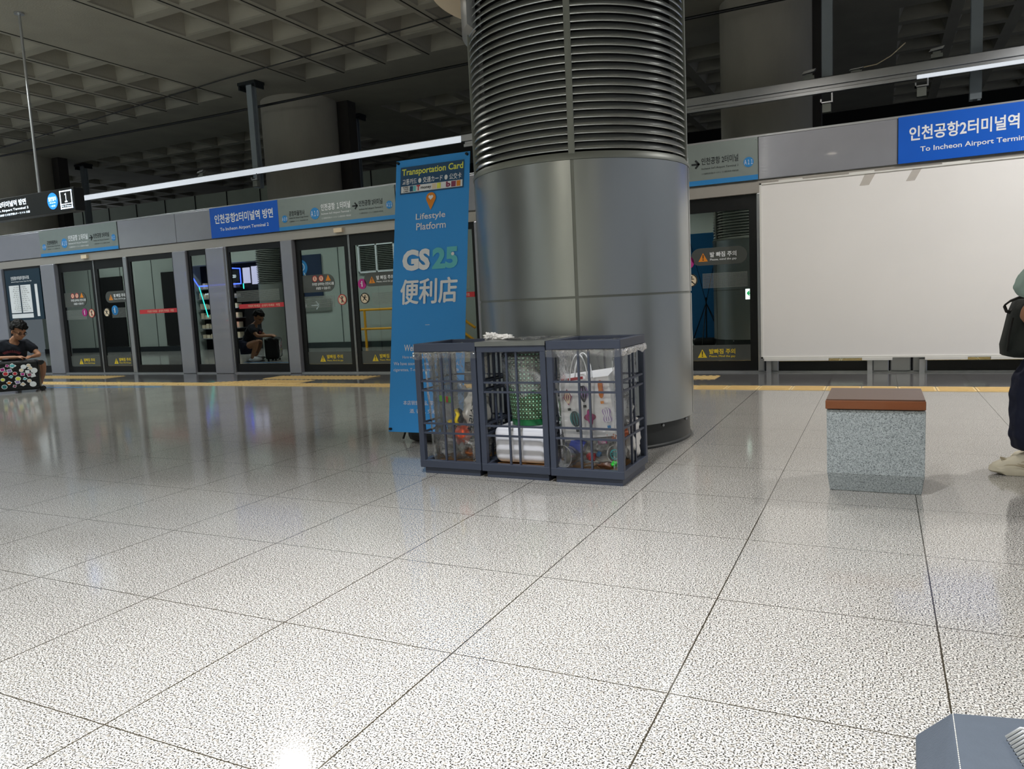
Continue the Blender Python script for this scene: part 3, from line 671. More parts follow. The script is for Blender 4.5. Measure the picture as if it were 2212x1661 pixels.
while z < 3.9:
    prof = [(CR-.046, z+.038), (CR-.026, z+.018), (CR-.017, z+.003), (CR-.011, z-.003), (CR-.008, z+.002), (CR-.013, z+.010), (CR-.020, z+.022), (CR-.038, z+.041)]
    for k in range(5):
        lathe(sl, prof, 30, (CX, CY, 0), MA[k]+.024, MA[k+1]-.024, closed=True)
    z += P
link('louvre_slats', sl, M['slat'], col, 'auto')
bm = BM(); lathe(bm, [(CR-.03, 2.66), (CR+.028, 2.70), (CR+.028, 3.1), (CR-.03, 3.1)], 20, (CX, CY, 0), math.radians(-215), math.radians(-134), closed=True); link('collar_plate', bm, M['alu'], col, 'auto')
bm = BM(); lathe(bm, [(.1, 3.02), (.84, 3.02), (.86, 3.05), (.86, 3.1), (.1, 3.1)], 64, (CX-.12, CY, 0), math.radians(-230), math.radians(-134), closed=True); link('collar_disc', bm, M['cream'], col, 'auto')

# ---- stone stool with a wooden seat
def stool(x0, x1, y0, y1, label):
    s = thing('stone_stool', label, 'stool', ((x0+x1)/2, (y0+y1)/2, 0), 'granite block stools')
    bm = BM()
    pr = [(y0+.03, 0), (y0, .09), (y0, .385), (y1, .385), (y1, .09), (y1-.03, 0)]
    A = [bm.verts.new((x0+(.012 if q[1] < .05 else 0), q[0], q[1])) for q in pr]; B = [bm.verts.new((x1-(.012 if q[1] < .05 else 0), q[0], q[1])) for q in pr]
    bm.faces.new(A[::-1]); bm.faces.new(B)
    for i in range(6): bm.faces.new((A[i], A[(i+1) % 6], B[(i+1) % 6], B[i]))
    bmesh.ops.recalc_face_normals(bm, faces=bm.faces)
    link('granite_block', bm, M['stool'], s, bevel=.004)
    bm = BM(); box(bm, x0+.01, x1-.01, y0+.012, y1-.012, .382, .392); link('shadow_gap', bm, M['wood'], s)
    bm = BM(); box(bm, x0-.004, x1, y0-.012, y1, .39, .43); link('wooden_edge_board', bm, M['woodedge'], s, bevel=.003)
    bm = BM(); box(bm, x0-.001, x1-.003, y0-.009, y1-.003, .428, .436); link('wooden_seat', bm, M['wood'], s, bevel=.002)
stool(.832, 1.236, 2.045, 2.45, 'granite block stool with brown wooden seat standing alone right of the column')

# ---- wire litter bins
def litter_bin(x0, x1, y0, y1, z0, z1, label, lid=None):
    b = thing('litter_bin', label, 'litter bin', ((x0+x1)/2, (y0+y1)/2, 0), 'slate grey wire litter bins')
    t = .032
    bm = BM()
    for x in (x0, x1-t):
        for y in (y0, y1-t): box(bm, x, x+t, y, y+t, z0, z1)
    for z, h in ((z0, .042), (z1-.045, .045)):
        for y in (y0, y1-t): box(bm, x0, x1, y-.001, y+t+.001, z, z+h)
        for x in (x0, x1-t): box(bm, x-.001, x+t+.001, y0, y1, z, z+h)
    link('bin_frame', bm, M['bin'], b, bevel=.003)
    bm = BM(); box(bm, x0+.025, x1-.012, y0+.012, y1-.02, 0, z0+.002); link('plinth', bm, M['bin'], b)
    bm = BM(); box(bm, x0+.02, x1-.02, y0+.02, y1-.02, z0+.002, z0+.012); link('floor_plate', bm, M['ink'], b)
    bm = BM(); g = .0105
    for zz in (.525, .473, .287, .233):
        z = z0+(zz-.035)/(.735-.035)*(z1-z0)
        for y in (y0+.006, y1-.006-g): box(bm, x0+t, x1-t, y, y+g, z-g/2, z+g/2)
        for x in (x0+.006, x1-.006-g): box(bm, x, x+g, y0+t, y1-t, z-g/2, z+g/2)
    link('horizontal_bar', bm, M['bin'], b)
    bm = BM()
    for k in (.43, .57):
        x = x0+(x1-x0)*k-g/2
        for y in (y0+.008, y1-.008-g): box(bm, x, x+g, y, y+g, z0+.04, z1-.04)
        y = y0+(y1-y0)*k-g/2
        for x_ in (x0+.008, x1-.008-g): box(bm, x_, x_+g, y, y+g, z0+.04, z1-.04)
    link('vertical_bar', bm, M['bin'], b)
    if lid:
        bm = BM()
        for q in ((x0-.004, x1+.004, y0-.006, y0+.10), (x0-.004, x1+.004, y1-.08, y1+.004), (x0-.004, x0+.09, y0+.10, y1-.08), (x1-.09, x1+.004, y0+.10, y1-.08)): box(bm, *q, z1, z1+.012)
        box(bm, x0-.004, x1+.004, y0-.008, y0-.004, z1-.012, z1+.012)
        link('steel_lid', bm, M['binmetal'], b, bevel=.002, label='worn bright steel lid')
    return b
B1 = (-1.306, -.915, 1.89, 2.30, .035, .738); B2 = (-.905, -.502, 1.885, 2.30, .035, .730); B3 = (-.492, -.095, 1.875, 2.31, .035, .740)
litter_bin(*B1, 'left litter bin of the three, beside the blue banner, holding a white plastic bag')
litter_bin(*B2, 'middle litter bin with steel lid, holding a green plaid basket', lid=True)
litter_bin(*B3, 'right litter bin of the three, holding a white paper carrier bag')
def liner(bx, label, seed, taper=.03, zb=.06):
    x0, x1, y0, y1, z0, z1 = bx
    x0 += .036; x1 -= .036; y0 += .036; y1 -= .036
    bm = BM(); n, mz = 96, 26; ringz = []
    per = 2*((x1-x0)+(y1-y0))
    for j in range(mz+1):
        f = j/mz; z = zb+(z1-.045-zb)*f; ring_ = []
        for i in range(n):
            s = i/n*per; a = x1-x0; b = y1-y0
            if s < a: p, nn = (x0+s, y0), (0, -1)
            elif s < a+b: p, nn = (x1, y0+s-a), (1, 0)
            elif s < 2*a+b: p, nn = (x1-(s-a-b), y1), (0, 1)
            else: p, nn = (x0, y1-(s-2*a-b)), (-1, 0)
            k = (.006+taper*(1-f)) + .022*abs(noise.noise(Vector((s*9, z*2.2, seed)))) + .010*abs(noise.noise(Vector((s*24, z*9, seed+3))))
            if f > .93: k *= .25
            ring_.append(bm.verts.new((p[0]-nn[0]*k, p[1]-nn[1]*k, z)))
        ringz.append(ring_)
    for a, b in zip(ringz, ringz[1:]):
        for i in range(n): bm.faces.new((a[i], a[(i+1) % n], b[(i+1) % n], b[i]))
    # skirt turned out over the rim
    top = ringz[-1]; X0, X1, Y0, Y1 = bx[0]-.006, bx[1]+.006, bx[2]-.006, bx[3]+.006
    cx, cy = (x0+x1)/2, (y0+y1)/2
    sk = []
    for (kz, out) in ((z1-.046, .55), (z1-.047, 1), (z1-.062, 1.0), (z1-.082, 1.0)):
        r_ = []
        for i, v in enumerate(top):
            ux, uy = (v.co.x-cx)/((x1-x0)/2), (v.co.y-cy)/((y1-y0)/2); m_ = max(abs(ux), abs(uy)); ux /= m_; uy /= m_
            hx = (x1-x0)/2*(1-out)+(X1-X0)/2*out; hy = (y1-y0)/2*(1-out)+(Y1-Y0)/2*out
            w_ = 0 if kz > z1-.05 else .012*noise.noise(Vector((i*.35, seed, kz*8)))
            if kz < z1-.08: w_z = .016*noise.noise(Vector((i*.22, seed*2, 1)))
            else: w_z = 0
            r_.append(bm.verts.new((cx+ux*(hx+abs(w_)*.5), cy+uy*(hy+abs(w_)*.5), kz+w_z)))
        sk.append(r_)
    prev = top
    for r_ in sk:
        for i in range(n): bm.faces.new((prev[i], prev[(i+1) % n], r_[(i+1) % n], r_[i]))
        prev = r_
    bot = bm.faces.new(ringz[0][::-1])
    o = link('bin_liner', bm, M['film'], None, 'all'); tag(o, label, 'bin liner', 'clear plastic bin liners')
liner(B1, 'clear crinkled plastic liner inside the left litter bin', 3)
liner(B3, 'clear crinkled plastic liner inside the right litter bin', 9, .02)
def cardboard(bx, seed, label):
    x0, x1, y0, y1 = bx[0]+.05, bx[1]-.05, bx[2]+.05, bx[3]-.05
    bm = BM(); N = 10; R = []
    for j in range(N+1):
        R.append([bm.verts.new((x0+(x1-x0)*i/N, y0+(y1-y0)*j/N, .058+.012*abs(noise.noise(Vector((i*.7, j*.7, seed)))))) for i in range(N+1)])
    for j in range(N):
        for i in range(N): bm.faces.new((R[j][i], R[j][i+1], R[j+1][i+1], R[j+1][i]))
    g = bmesh.ops.extrude_face_region(bm, geom=list(bm.faces)); bmesh.ops.translate(bm, vec=(0, 0, -.008), verts=[v for v in g['geom'] if isinstance(v, bmesh.types.BMVert)])
    bmesh.ops.recalc_face_normals(bm, faces=bm.faces)
    tag(link('cardboard_sheet', bm, M['card']), label, 'cardboard', 'cardboard sheets lining the bins')
cardboard(B1, 1, 'brown cardboard sheet on the floor of the left litter bin')
cardboard(B2, 2, 'brown cardboard sheet under the white styrofoam box')
cardboard(B3, 3, 'brown cardboard sheet on the floor of the right litter bin')

def plain(name, bm, m, label, cat, group=None, smooth='all'):
    return tag(link(name, bm, M[m], None, smooth), label, cat, group)
# contents of the left bin
bm = BM(); blob(bm, (-1.0, 2.04, .34), (.075, .08, .115), 4, .2, 4); 
wb = plain('plastic_carrier_bag', bm, 'wplastic', 'crumpled white plastic bag with black lettering in the left litter bin', 'plastic bag')
WL[wb.name] = Vector(wb.location)
pl = Plane((-.965, 1.948, .31), (.25, 0, 1), (-1, 0, .2)); bm = BM()
txt(bm, '분리수거', pl, -.07, .11, .0, .04, .03, .004); txt(bm, '비닐', pl, -.05, .04, -.04, -.008, .03, .004); link('lettering', bm, M['ink'], wb)
bm = BM(); blob(bm, (-1.16, 2.12, .32), (.075, .10, .16), 8, .2, 4); plain('crumpled_film', bm, 'film2', 'tall clumped clear film at the left side of the left bin', 'plastic film', 'clear film scraps')
bm = BM(); blob(bm, (-1.14, 2.06, .16), (.09, .12, .095), 11, .25, 4); plain('crumpled_film', bm, 'film2', 'clear plastic clump low in the left bin, left corner', 'plastic film', 'clear film scraps')
bm = BM(); blob(bm, (-1.0, 2.06, .17), (.085, .12, .08), 12, .25, 4); plain('crumpled_film', bm, 'film2', 'clear plastic clump low in the left bin, right corner', 'plastic film', 'clear film scraps')
bm = BM(); blob(bm, (-1.075, 1.99, .215), (.045, .03, .05), 15, .35, 3); plain('orange_wrapper', bm, 'orange', 'bright orange crumpled wrapper in the left litter bin', 'wrapper')
bpy.data.objects['orange_wrapper'].data.materials[0] = mat('bright_orange_wrapper', 'e8552a', .35)
w_ = thing('snack_wrapper', 'green wrapper strip with a red and white middle in the left litter bin', 'wrapper', (-1.165, 1.975, .40))
def strip3(bm, pts, th=.002):
    for a, b in zip(pts, pts[1:]): poly(bm, [(a[0], a[1], a[2]), (b[0], b[1], b[2]), (b[0], b[1], b[2]+.034), (a[0], a[1], a[2]+.034)], (0, th, 0))
bm = BM(); strip3(bm, [(-1.205, 1.97, .405), (-1.16, 1.965, .400)]); strip3(bm, [(-1.145, 1.966, .399), (-1.12, 1.975, .397)]); link('green_foil', bm, mat('green_foil', '58b02c', .3), w_)
bm = BM(); strip3(bm, [(-1.16, 1.964, .400), (-1.145, 1.965, .399)]); link('red_foil', bm, M['red'], w_)
bm = BM(); tube(bm, [(-1.10, 1.97, .36), (-1.085, 1.965, .33), (-1.10, 1.965, .30), (-1.09, 1.965, .27)], .012, 8); blob(bm, (-1.14, 1.965, .29), (.016, .01, .012), 5, .2, 2); plain('yellow_ribbon', bm, 'warn', 'twisted yellow wrapper scrap in the left litter bin', 'wrapper')
bm = BM(); blob(bm, (-1.085, 1.985, .315), (.02, .02, .045), 21, .3, 3); plain('dark_wrapper', bm, 'ink', 'dark folded wrapper scrap behind the yellow wrapper', 'wrapper')
bm = BM(); blob(bm, (-.965, 1.97, .23), (.02, .02, .03), 31, .4, 2); plain('magenta_wrapper', bm, 'magenta', 'small magenta wrapper under the white plastic bag', 'wrapper')
bm = BM(); blob(bm, (-1.02, 2.0, .115), (.05, .04, .03), 33, .25, 3); plain('paper_cup_sleeve', bm, 'woodedge', 'flattened brown paper sleeve at the bottom of the left bin', 'paper')
# contents of the middle bin
g_ = thing('styrofoam_box', 'white rounded styrofoam box filling the lower middle bin', 'box', (-.73, 2.09, .07))
bm = BM(); box(bm, -.865, -.545, 1.955, 2.24, .07, .272); link('box_body', bm, M['poly'], g_, bevel=.03)
bpy.data.objects[-1] if False else None
for o in g_.children:
    o.modifiers[0].width = .04; o.modifiers[0].segments = 6
    for p_ in o.data.polygons: p_.use_smooth = True
def plaid_mat():
    m, t, b = nt('green_plaid'); L = t.links.new
    uv = t.nodes.new('ShaderNodeTexCoord'); sp = t.nodes.new('ShaderNodeSeparateXYZ'); L(uv.outputs['Object'], sp.inputs[0])
    at = t.nodes.new('ShaderNodeMath'); at.operation = 'ARCTAN2'; L(sp.outputs[1], at.inputs[0]); L(sp.outputs[0], at.inputs[1])
    def band(src, f, ph, w):
        a = t.nodes.new('ShaderNodeMath'); a.operation = 'MULTIPLY_ADD'; a.inputs[1].default_value = f; a.inputs[2].default_value = ph; L(src, a.inputs[0])
        c = t.nodes.new('ShaderNodeMath'); c.operation = 'FRACT'; L(a.outputs[0], c.inputs[0])
        d = t.nodes.new('ShaderNodeMath'); d.operation = 'LESS_THAN'; d.inputs[1].default_value = w; L(c.outputs[0], d.inputs[0]); return d.outputs[0]
    def mul(a, b_):
        n = t.nodes.new('ShaderNodeMath'); n.operation = 'MULTIPLY'; L(a, n.inputs[0]); L(b_, n.inputs[1]); return n.outputs[0]
    def mx(a, b_):
        n = t.nodes.new('ShaderNodeMath'); n.operation = 'MAXIMUM'; L(a, n.inputs[0]); L(b_, n.inputs[1]); return n.outputs[0]
    F1, F2 = 36/(2*PI), 1/.0215
    sq = mul(band(at.outputs[0], F1, 50.0, .42), band(sp.outputs[2], F2, 0, .42))
    dk = mx(band(at.outputs[0], F1, 50.12, .66), band(sp.outputs[2], F2, .12, .66))
    ln = mx(band(at.outputs[0], F1, 50.32, .07), band(sp.outputs[2], F2, .32, .07))
    def mixc(fac, a, colr):
        n = t.nodes.new('ShaderNodeMix'); n.data_type = 'RGBA'; L(fac, n.inputs[0]); n.inputs[7].default_value = lin(colr)
        if isinstance(a, str): n.inputs[6].default_value = lin(a)
        else: L(a, n.inputs[6])
        return n.outputs[2]
    c = mixc(dk, '1f7a4c', '0f3d28'); c = mixc(ln, c, 'a9b08a'); c = mixc(sq, c, 'b4ecc8')
    L(c, b.inputs['Base Color']); b.inputs['Roughness'].default_value = .4; return m
pb = thing('plaid_basket', 'tapered green plaid waste basket standing on the white styrofoam box', 'basket', (-.69, 2.09, .275))
bm = BM(); lathe(bm, [(.105, .03), (.134, .36), (.138, .375), (.128, .375), (.10, .04)], 48, (-.69, 2.09, .275)); link('basket_wall', bm, plaid_mat(), pb, True)
bm = BM(); lathe(bm, [(.02, .0), (.104, .0), (.1075, .032), (.02, .032)], 48, (-.69, 2.09, .275)); link('basket_base', bm, mat('plain_green_plastic', '176b3c', .4), pb, True)
bm = BM()
n = 48; R = []
for r_, z in ((.130, .60), (.136, .662), (.15, .655), (.148, .58), (.143, .50), (.139, .46)):
    R.append([bm.verts.new((-.69+(r_+.008*noise.noise(Vector((i*.5, z*9, 2))))*math.cos(2*PI*i/n), 2.09+(r_+.008*noise.noise(Vector((i*.5, z*9, 5))))*math.sin(2*PI*i/n), z+(.05*noise.noise(Vector((math.cos(2*PI*i/n)*1.7, math.sin(2*PI*i/n)*1.7, z))) if z < .5 else 0))) for i in range(n)])
for a, b in zip(R, R[1:]):
    for i in range(n): bm.faces.new((a[i], a[(i+1) % n], b[(i+1) % n], b[i]))
plain('basket_liner', bm, 'film2', 'clear plastic bag turned over the rim of the plaid basket', 'bin liner', None, 'all')
bm = BM(); blob(bm, (-.60, 1.975, .555), (.022, .016, .085), 41, .3, 3, M=Matrix.Rotation(-.7, 4, 'Y')); plain('tied_film_tail', bm, 'film2', 'knotted clear plastic tail hanging over the plaid basket', 'plastic film')
bm = BM(); blob(bm, (-.70, 2.14, .735), (.14, .12, .014), 44, .5, 4, 3.5); plain('foil_heap', bm, 'filmdark', 'glossy crinkled dark plastic poking out of the middle bin lid', 'plastic film')
bm = BM(); blob(bm, (-.93, 2.12, .757), (.045, .03, .022), 47, .4, 4); blob(bm, (-.845, 2.10, .752), (.055, .03, .016), 49, .45, 4); plain('crumpled_tissue', bm, 'tissue', 'crumpled white tissue lying on top of the litter bins', 'tissue')
for bx, lab, sd in ((B1, 'dark glossy crumpled bag mouth inside the top of the left bin', 51), (B3, 'dark glossy crumpled bag mouth inside the top of the right bin', 53)):
    x0, x1, y0, y1 = bx[0]+.04, bx[1]-.04, bx[2]+.04, bx[3]-.04
    bm = BM(); N = 18; R = []
    for j in range(N+1):
        R.append([bm.verts.new((x0+(x1-x0)*i/N, y1-.13*(1-j/N)-.0, .675+.045*j/N+.012*noise.noise(Vector((i*.8, j*.8, sd))))) for i in range(N+1)])
    for j in range(N):
        for i in range(N): bm.faces.new((R[j][i], R[j][i+1], R[j+1][i+1], R[j+1][i]))
    plain('bag_mouth', bm, 'filmdark', lab, 'bin liner', None, 'all')
# contents of the right bin
pbag = thing('paper_carrier_bag', 'white paper carrier bag printed with colourful balloons in the right litter bin', 'paper bag', (-.33, 2.0, .19))
def bagpt(u, v, d=0): # u across 0..1, v up 0..1, tilted in its plane
    x = -.445+.285*u - .05*v*(1-u*.2)+ .005; z = .205+.04*u+.305*v; return Vector((x, 1.965-.03*math.sin(PI*v)*.5+d+.01*v, z))
bm = BM(); N = 16; F_, K_ = [], []
for j in range(N+1):
    F_.append([bm.verts.new(bagpt(i/N, j/N, -.006*math.sin(i/N*PI*3+j*.2))) for i in range(N+1)])
    K_.append([bm.verts.new(bagpt(i/N, j/N*1.1, .075)+Vector((.02, 0, .006))) for i in range(N+1)])
for G in (F_, K_):
    for j in range(N):
        for i in range(N): bm.faces.new((G[j][i], G[j][i+1], G[j+1][i+1], G[j+1][i]))
for j in range(N):
    bm.faces.new((F_[j][0], F_[j+1][0], K_[j+1][0], K_[j][0])); bm.faces.new((F_[j][N], K_[j][N], K_[j+1][N], F_[j+1][N]))
for i in range(N): bm.faces.new((F_[0][i], F_[0][i+1], K_[0][i+1], K_[0][i]))
link('bag_body', bm, M['paper'], pbag)
for dy in (0, .07):
    a, b = bagpt(.28, 1, dy), bagpt(.62, 1, dy); bm = BM(); c = (a+b)/2
    pts = [a-Vector((0, 0, .03))]+[a.lerp(b, t)+Vector((0, 0, .135*math.sin(PI*t)**.55)) for t in [i/14 for i in range(15)]]+[b-Vector((0, 0, .03))]
    tube(bm, pts, .0032, 8); link('twisted_handle', bm, M['white'], pbag, True)
bm = BM(); poly(bm, [bagpt(.22, 1.0, .02), bagpt(.5, 1.0, .02), bagpt(.5, 1.045, .02), bagpt(.22, 1.045, .02)], (0, .01, 0)); link('red_insert', bm, M['red'], pbag, label='red edge of a box inside')
class BagPlane:
    def p(s, x, z, d=0): return bagpt(x, z, -.009-d)
BP = BagPlane()
def stripes(kind, cx, cz, rx, rz, c1, c2, basket):
    def outline(kind, t):
        if kind == 'circle': return math.cos(t), math.sin(t)
        if kind == 'diamond':
            c, s = math.cos(t), math.sin(t); k = 1/(abs(c)+abs(s)); return c*k, s*k
        if kind == 'gourd': r_ = .62+.38*abs(math.sin(t)); return r_*math.cos(t)*.9, math.sin(t)
        if kind == 'clover': r_ = .8+.2*math.cos(4*t); return r_*math.cos(t), r_*math.sin(t)
        if kind == 'hour': r_ = .45+.75*abs(math.sin(t)); x = r_*math.cos(t)*1.25; return x, math.sin(t)*.95
        if kind == 'drop': return math.cos(t)*(1 if math.sin(t) > 0 else 1+math.sin(t)*.55), math.sin(t)
    bm = BM(); face(bm, BP, [(cx+rx*outline(kind, 2*PI*i/36)[0], cz+rz*outline(kind, 2*PI*i/36)[1]) for i in range(36)], .0015)
    link('balloon_print', bm, M[c1], pbag)
    bm = BM()
    for k in (-.55, 0, .55):
        pts = []
        for i in range(9):
            t = -PI/2*.8+PI*.8*i/8; x, z = outline(kind, t); pts.append((cx+rx*(k*abs(x)), cz+rz*z))
        for a, b in zip(pts, pts[1:]): line(bm, BP, a, b, rx*.22, .0025)
    link('balloon_stripe', bm, M[c2], pbag)
    bm = BM(); rect(bm, BP, cx-.03, cx+.03, cz-rz-.09, cz-rz-.045, .0015); link('balloon_basket_print', bm, M[basket], pbag)
M['teal'] = mat('teal_print', '2f7d80', .5, var=.02); M['plum'] = mat('plum_print', '8e3f5e', .5, var=.02); M['lilac'] = mat('lilac_print', '9c86b8', .5, var=.02); M['brickred'] = mat('brick_print', 'c4472a', .5, var=.02)
stripes('diamond', .22, .74, .085, .14, 'plum', 'cream', 'ink'); stripes('drop', .52, .76, .10, .14, 'lilac', 'ink', 'ink'); stripes('gourd', .85, .80, .07, .15, 'brickred', 'orange', 'orange')
stripes('circle', .30, .36, .10, .135, 'teal', 'ink', 'ink'); stripes('clover', .58, .36, .115, .14, 'plum', 'magenta', 'plum'); stripes('hour', .90, .36, .09, .13, 'lilac', 'white', 'sky')
bm = BM(); rect(bm, BP, .64, .80, -.115, -.04, .0015); link('logo_patch', bm, M['magenta'], pbag)
bm = BM(); V, F, _ = text_data('DUTY', .02); vs = [bm.verts.new(BP.p(.66+.12*a, -.078+.025*b, .0026)) for a, b in V]; [bm.faces.new([vs[i] for i in f]) for f in F]
V, F, _ = text_data('FREE', .02); vs = [bm.verts.new(BP.p(.66+.12*a, -.108+.025*b, .0026)) for a, b in V]; [bm.faces.new([vs[i] for i in f]) for f in F]; link('logo_lettering', bm, M['white'], pbag)
M['clearp'] = film_mat('clear_pet', .12, .3, 8, .15)
def cup(c, r, h, tilt, az, label, lid=None, m='clearp'):
    t = thing('plastic_cup', label, 'cup', c, 'clear plastic cups in the right bin')
    Rm = Matrix.Translation(c) @ Matrix.Rotation(az, 4, 'Z') @ Matrix.Rotation(tilt, 4, 'Y')
    bm = BM(); lathe(bm, [(.001, 0), (r*.72, 0), (r*.95, h), (r*1.02, h), (r*1.02, h+.004), (r*.92, h+.002), (r*.70, .004), (.001, .004)], 28, M=Rm); link('cup_wall', bm, M[m], t, True)
    if lid:
        bm = BM(); lathe(bm, [(r*1.03, h-.004), (r*1.05, h+.006), (r*.9, h+.014), (.01, h+.016)], 28, M=Rm); link('cup_lid', bm, M['clearp'], t, True)
    return t, Rm
cup((-.405, 2.0, .135), .06, .10, PI/2, -PI/2-.3, 'open clear plastic cup facing out at the lower left of the right bin')
t_, Rm = cup((-.165, 2.05, .15), .05, .1, PI/2, -PI/2+.1, 'clear cup bottom with a green round logo in the right bin')
pl = Plane((-.16, 1.94, .150), (1, 0, 0), (0, 0, 1)); bm = BM(); ring(bm, pl, 0, 0, .021, .027, .001); ring(bm, pl, 0, 0, .0, .012, .001)
for k in range(8): a = k*PI/4; line(bm, pl, (.013*math.cos(a), .013*math.sin(a)), (.019*math.cos(a+.3), .019*math.sin(a+.3)), .003, .001)
link('round_logo', bm, M['teal'], t_)
cup((-.30, 1.99, .10), .042, .11, PI/2, .15, 'clear cup lying on its side with a brown smear in the right bin')
bm = BM(); blob(bm, (-.215, 1.955, .088), (.045, .02, .018), 61, .3, 3); plain('coffee_sludge', bm, 'wood', 'brown soggy paper scrap at the bottom of the right bin', 'paper')
bm = BM(); blob(bm, (-.30, 1.97, .125), (.026, .02, .022), 62, .3, 3); plain('red_scrap', bm, 'red', 'small red plastic scrap between the cups', 'wrapper')
bm = BM(); blob(bm, (-.165, 1.95, .098), (.02, .014, .016), 63, .35, 3); plain('green_scrap', bm, 'mint25', 'small bright green scrap at the lower right of the right bin', 'wrapper')
bpy.data.objects['green_scrap'].data.materials[0] = mat('bright_green_scrap', '2fb03a', .4)
bt = thing('water_bottle', 'clear water bottle with a blue label lying in the right litter bin', 'bottle', (-.37, 2.0, .19))
Rb = Matrix.Translation((-.44, 1.99, .205)) @ Matrix.Rotation(PI/2+.38, 4, 'Y')
bm = BM(); lathe(bm, [(.001, 0), (.03, 0), (.034, .01), (.034, .13), (.014, .17), (.013, .185), (.001, .185)], 24, M=Rb); link('bottle_body', bm, M['clearp'], bt, True)
bm = BM(); lathe(bm, [(.0346, .03), (.0346, .105)], 24, M=Rb); link('bottle_label', bm, mat('royal_blue_label', '2343b4', .4), bt, True)
bm = BM(); lathe(bm, [(.016, .18), (.016, .198), (.001, .198)], 18, M=Rb); link('bottle_cap', bm, M['sky'], bt, True)
bt = thing('soda_bottle', 'clear bottle with a green cap leaning at the right side of the right bin', 'bottle', (-.17, 2.1, .32))
Rb = Matrix.Translation((-.155, 2.08, .24)) @ Matrix.Rotation(-.3, 4, 'Y')
bm = BM(); lathe(bm, [(.001, 0), (.03, 0), (.032, .01), (.032, .1), (.012, .15), (.012, .165)], 24, M=Rb); link('bottle_body', bm, M['clearp'], bt, True)
bm = BM(); lathe(bm, [(.016, .16), (.016, .182), (.001, .182)], 18, M=Rb); link('bottle_cap', bm, bpy.data.materials['plain_green_plastic'], bt, True)
for c, rd, sd, mm, nm, lab, ct in (((-.17, 2.03, .245), (.05, .07, .035), 71, 'orangefilm', 'orange_bag', 'translucent orange plastic bag bunched at the right of the right bin', 'plastic bag'),
                     ((-.255, 2.02, .19), (.06, .08, .035), 72, 'film2', 'crumpled_film', 'clear film heap in the middle of the right litter bin', 'plastic film'),
                     ((-.14, 2.17, .20), (.035, .08, .11), 73, 'wplastic', 'napkin_bundle', 'white crumpled bag at the right side wall of the right bin', 'paper'),
                     ((-.16, 2.1, .36), (.045, .07, .09), 74, 'film2', 'crumpled_film', 'clear film bunch beside the paper carrier bag', 'plastic film'),
                     ((-.40, 2.13, .14), (.05, .08, .07), 75, 'film2', 'crumpled_film', 'clear film heap behind the cups in the right bin', 'plastic film')):
    if mm == 'orangefilm' and mm not in M: M[mm] = mat('orange_film', 'c46a44', .35, alpha=.85, bump=.4, bscale=15)
    bm = BM(); blob(bm, c, rd, sd, .3, 4); plain(nm, bm, mm, lab, ct)

# ---- blue banner stand
BO = Vector((-1.975, 2.60, .09)); tp = Vector((-1.985, 2.90, 1.965)); 
bn = thing('banner_stand', 'tall blue convenience store banner on a tripod stand beside the column', 'banner', (-1.75, 2.75, 0))
up = (tp-BO).normalized(); BH = (tp-BO).length; BW = .585
BO = BO - Vector((.045, 0, 0)); tp = tp - Vector((.03, 0, 0)); 
up = (tp-BO).normalized(); BH = (tp-BO).length
PB = Plane(BO, (1, .02, 0), up)
bm = BM(); N, K = 10, 30; R = []
def bsh(u, v): return .0022*math.sin(u*PI*2+v*3)*math.sin(v*PI) + .0012*math.sin(u*9+v*14)*math.sin(v*PI)
for j in range(K+1): R.append([bm.verts.new(PB.p(BW*i/N, BH*j/K, bsh(i/N, j/K))) for i in range(N+1)])
R2 = [[bm.verts.new(v.co-PB.n*.0012) for v in r_] for r_ in R]
for j in range(K):
    for i in range(N):
        bm.faces.new((R[j][i], R[j][i+1], R[j+1][i+1], R[j+1][i])); bm.faces.new((R2[j][i], R2[j+1][i], R2[j+1][i+1], R2[j][i+1]))
link('banner_sheet', bm, M['banner'], bn, True)
PB2 = Plane(BO+PB.n*.0045, PB.r, up)
def bt_(s, x0, x1, t0, t1, m, bold=.015, nm='lettering', d=.001):
    bm = BM(); txt(bm, s, PB2, x0*BW, x1*BW, BH*(1-t1), BH*(1-t0), bold, d); link(nm, bm, M[m], bn)
bm = BM(); rect(bm, PB2, .07*BW, .93*BW, BH*(1-.128), BH*(1-.028), .0005, .001); link('sticker_panel', bm, M['bannerdark'], bn, label='dark blue transport card sticker')
bt_('Transportation Card', .09, .92, .035, .066, 'limeprint', .02)
bt_('교통카드 ● 交通カード ● 公交卡', .10, .90, .072, .094, 'white', .012)
bm = BM(); rect(bm, PB2, .085*BW, .915*BW, BH*(1-.123), BH*(1-.099), .0015); link('card_strip', bm, M['white'], bn)
bm = BM(); txt(bm, 'KOREA', PB2, .11*BW, .19*BW, BH*(1-.106), BH*(1-.1005), .03, .003); txt(bm, 'TOUR', PB2, .12*BW, .19*BW, BH*(1-.113), BH*(1-.108), .03, .003); txt(bm, 'CARD', PB2, .12*BW, .19*BW, BH*(1-.121), BH*(1-.1155), .03, .003); txt(bm, 'money', PB2, .36*BW, .50*BW, BH*(1-.119), BH*(1-.108), .02, .003); link('card_strip_print', bm, M['ink'], bn)
for x0, x1, m in ((.205, .25, 'bannerdark'), (.255, .29, 'mint25'), (.515, .57, 'cream'), (.58, .63, 'limeprint'), (.77, .83, 'plum'), (.84, .89, 'orange')):
    bm = BM(); rect(bm, PB2, x0*BW, x1*BW, BH*(1-.121), BH*(1-.101), .003); link('card_print', bm, M[m], bn)
bt_('T', .30, .35, .1, .12, 'red', .05, 'card_print', .003); bt_('b', .70, .76, .1, .12, 'plum', .06, 'card_print', .003)
bm = BM(); cx, cz, r_ = .5*BW, BH*(1-.152), .038
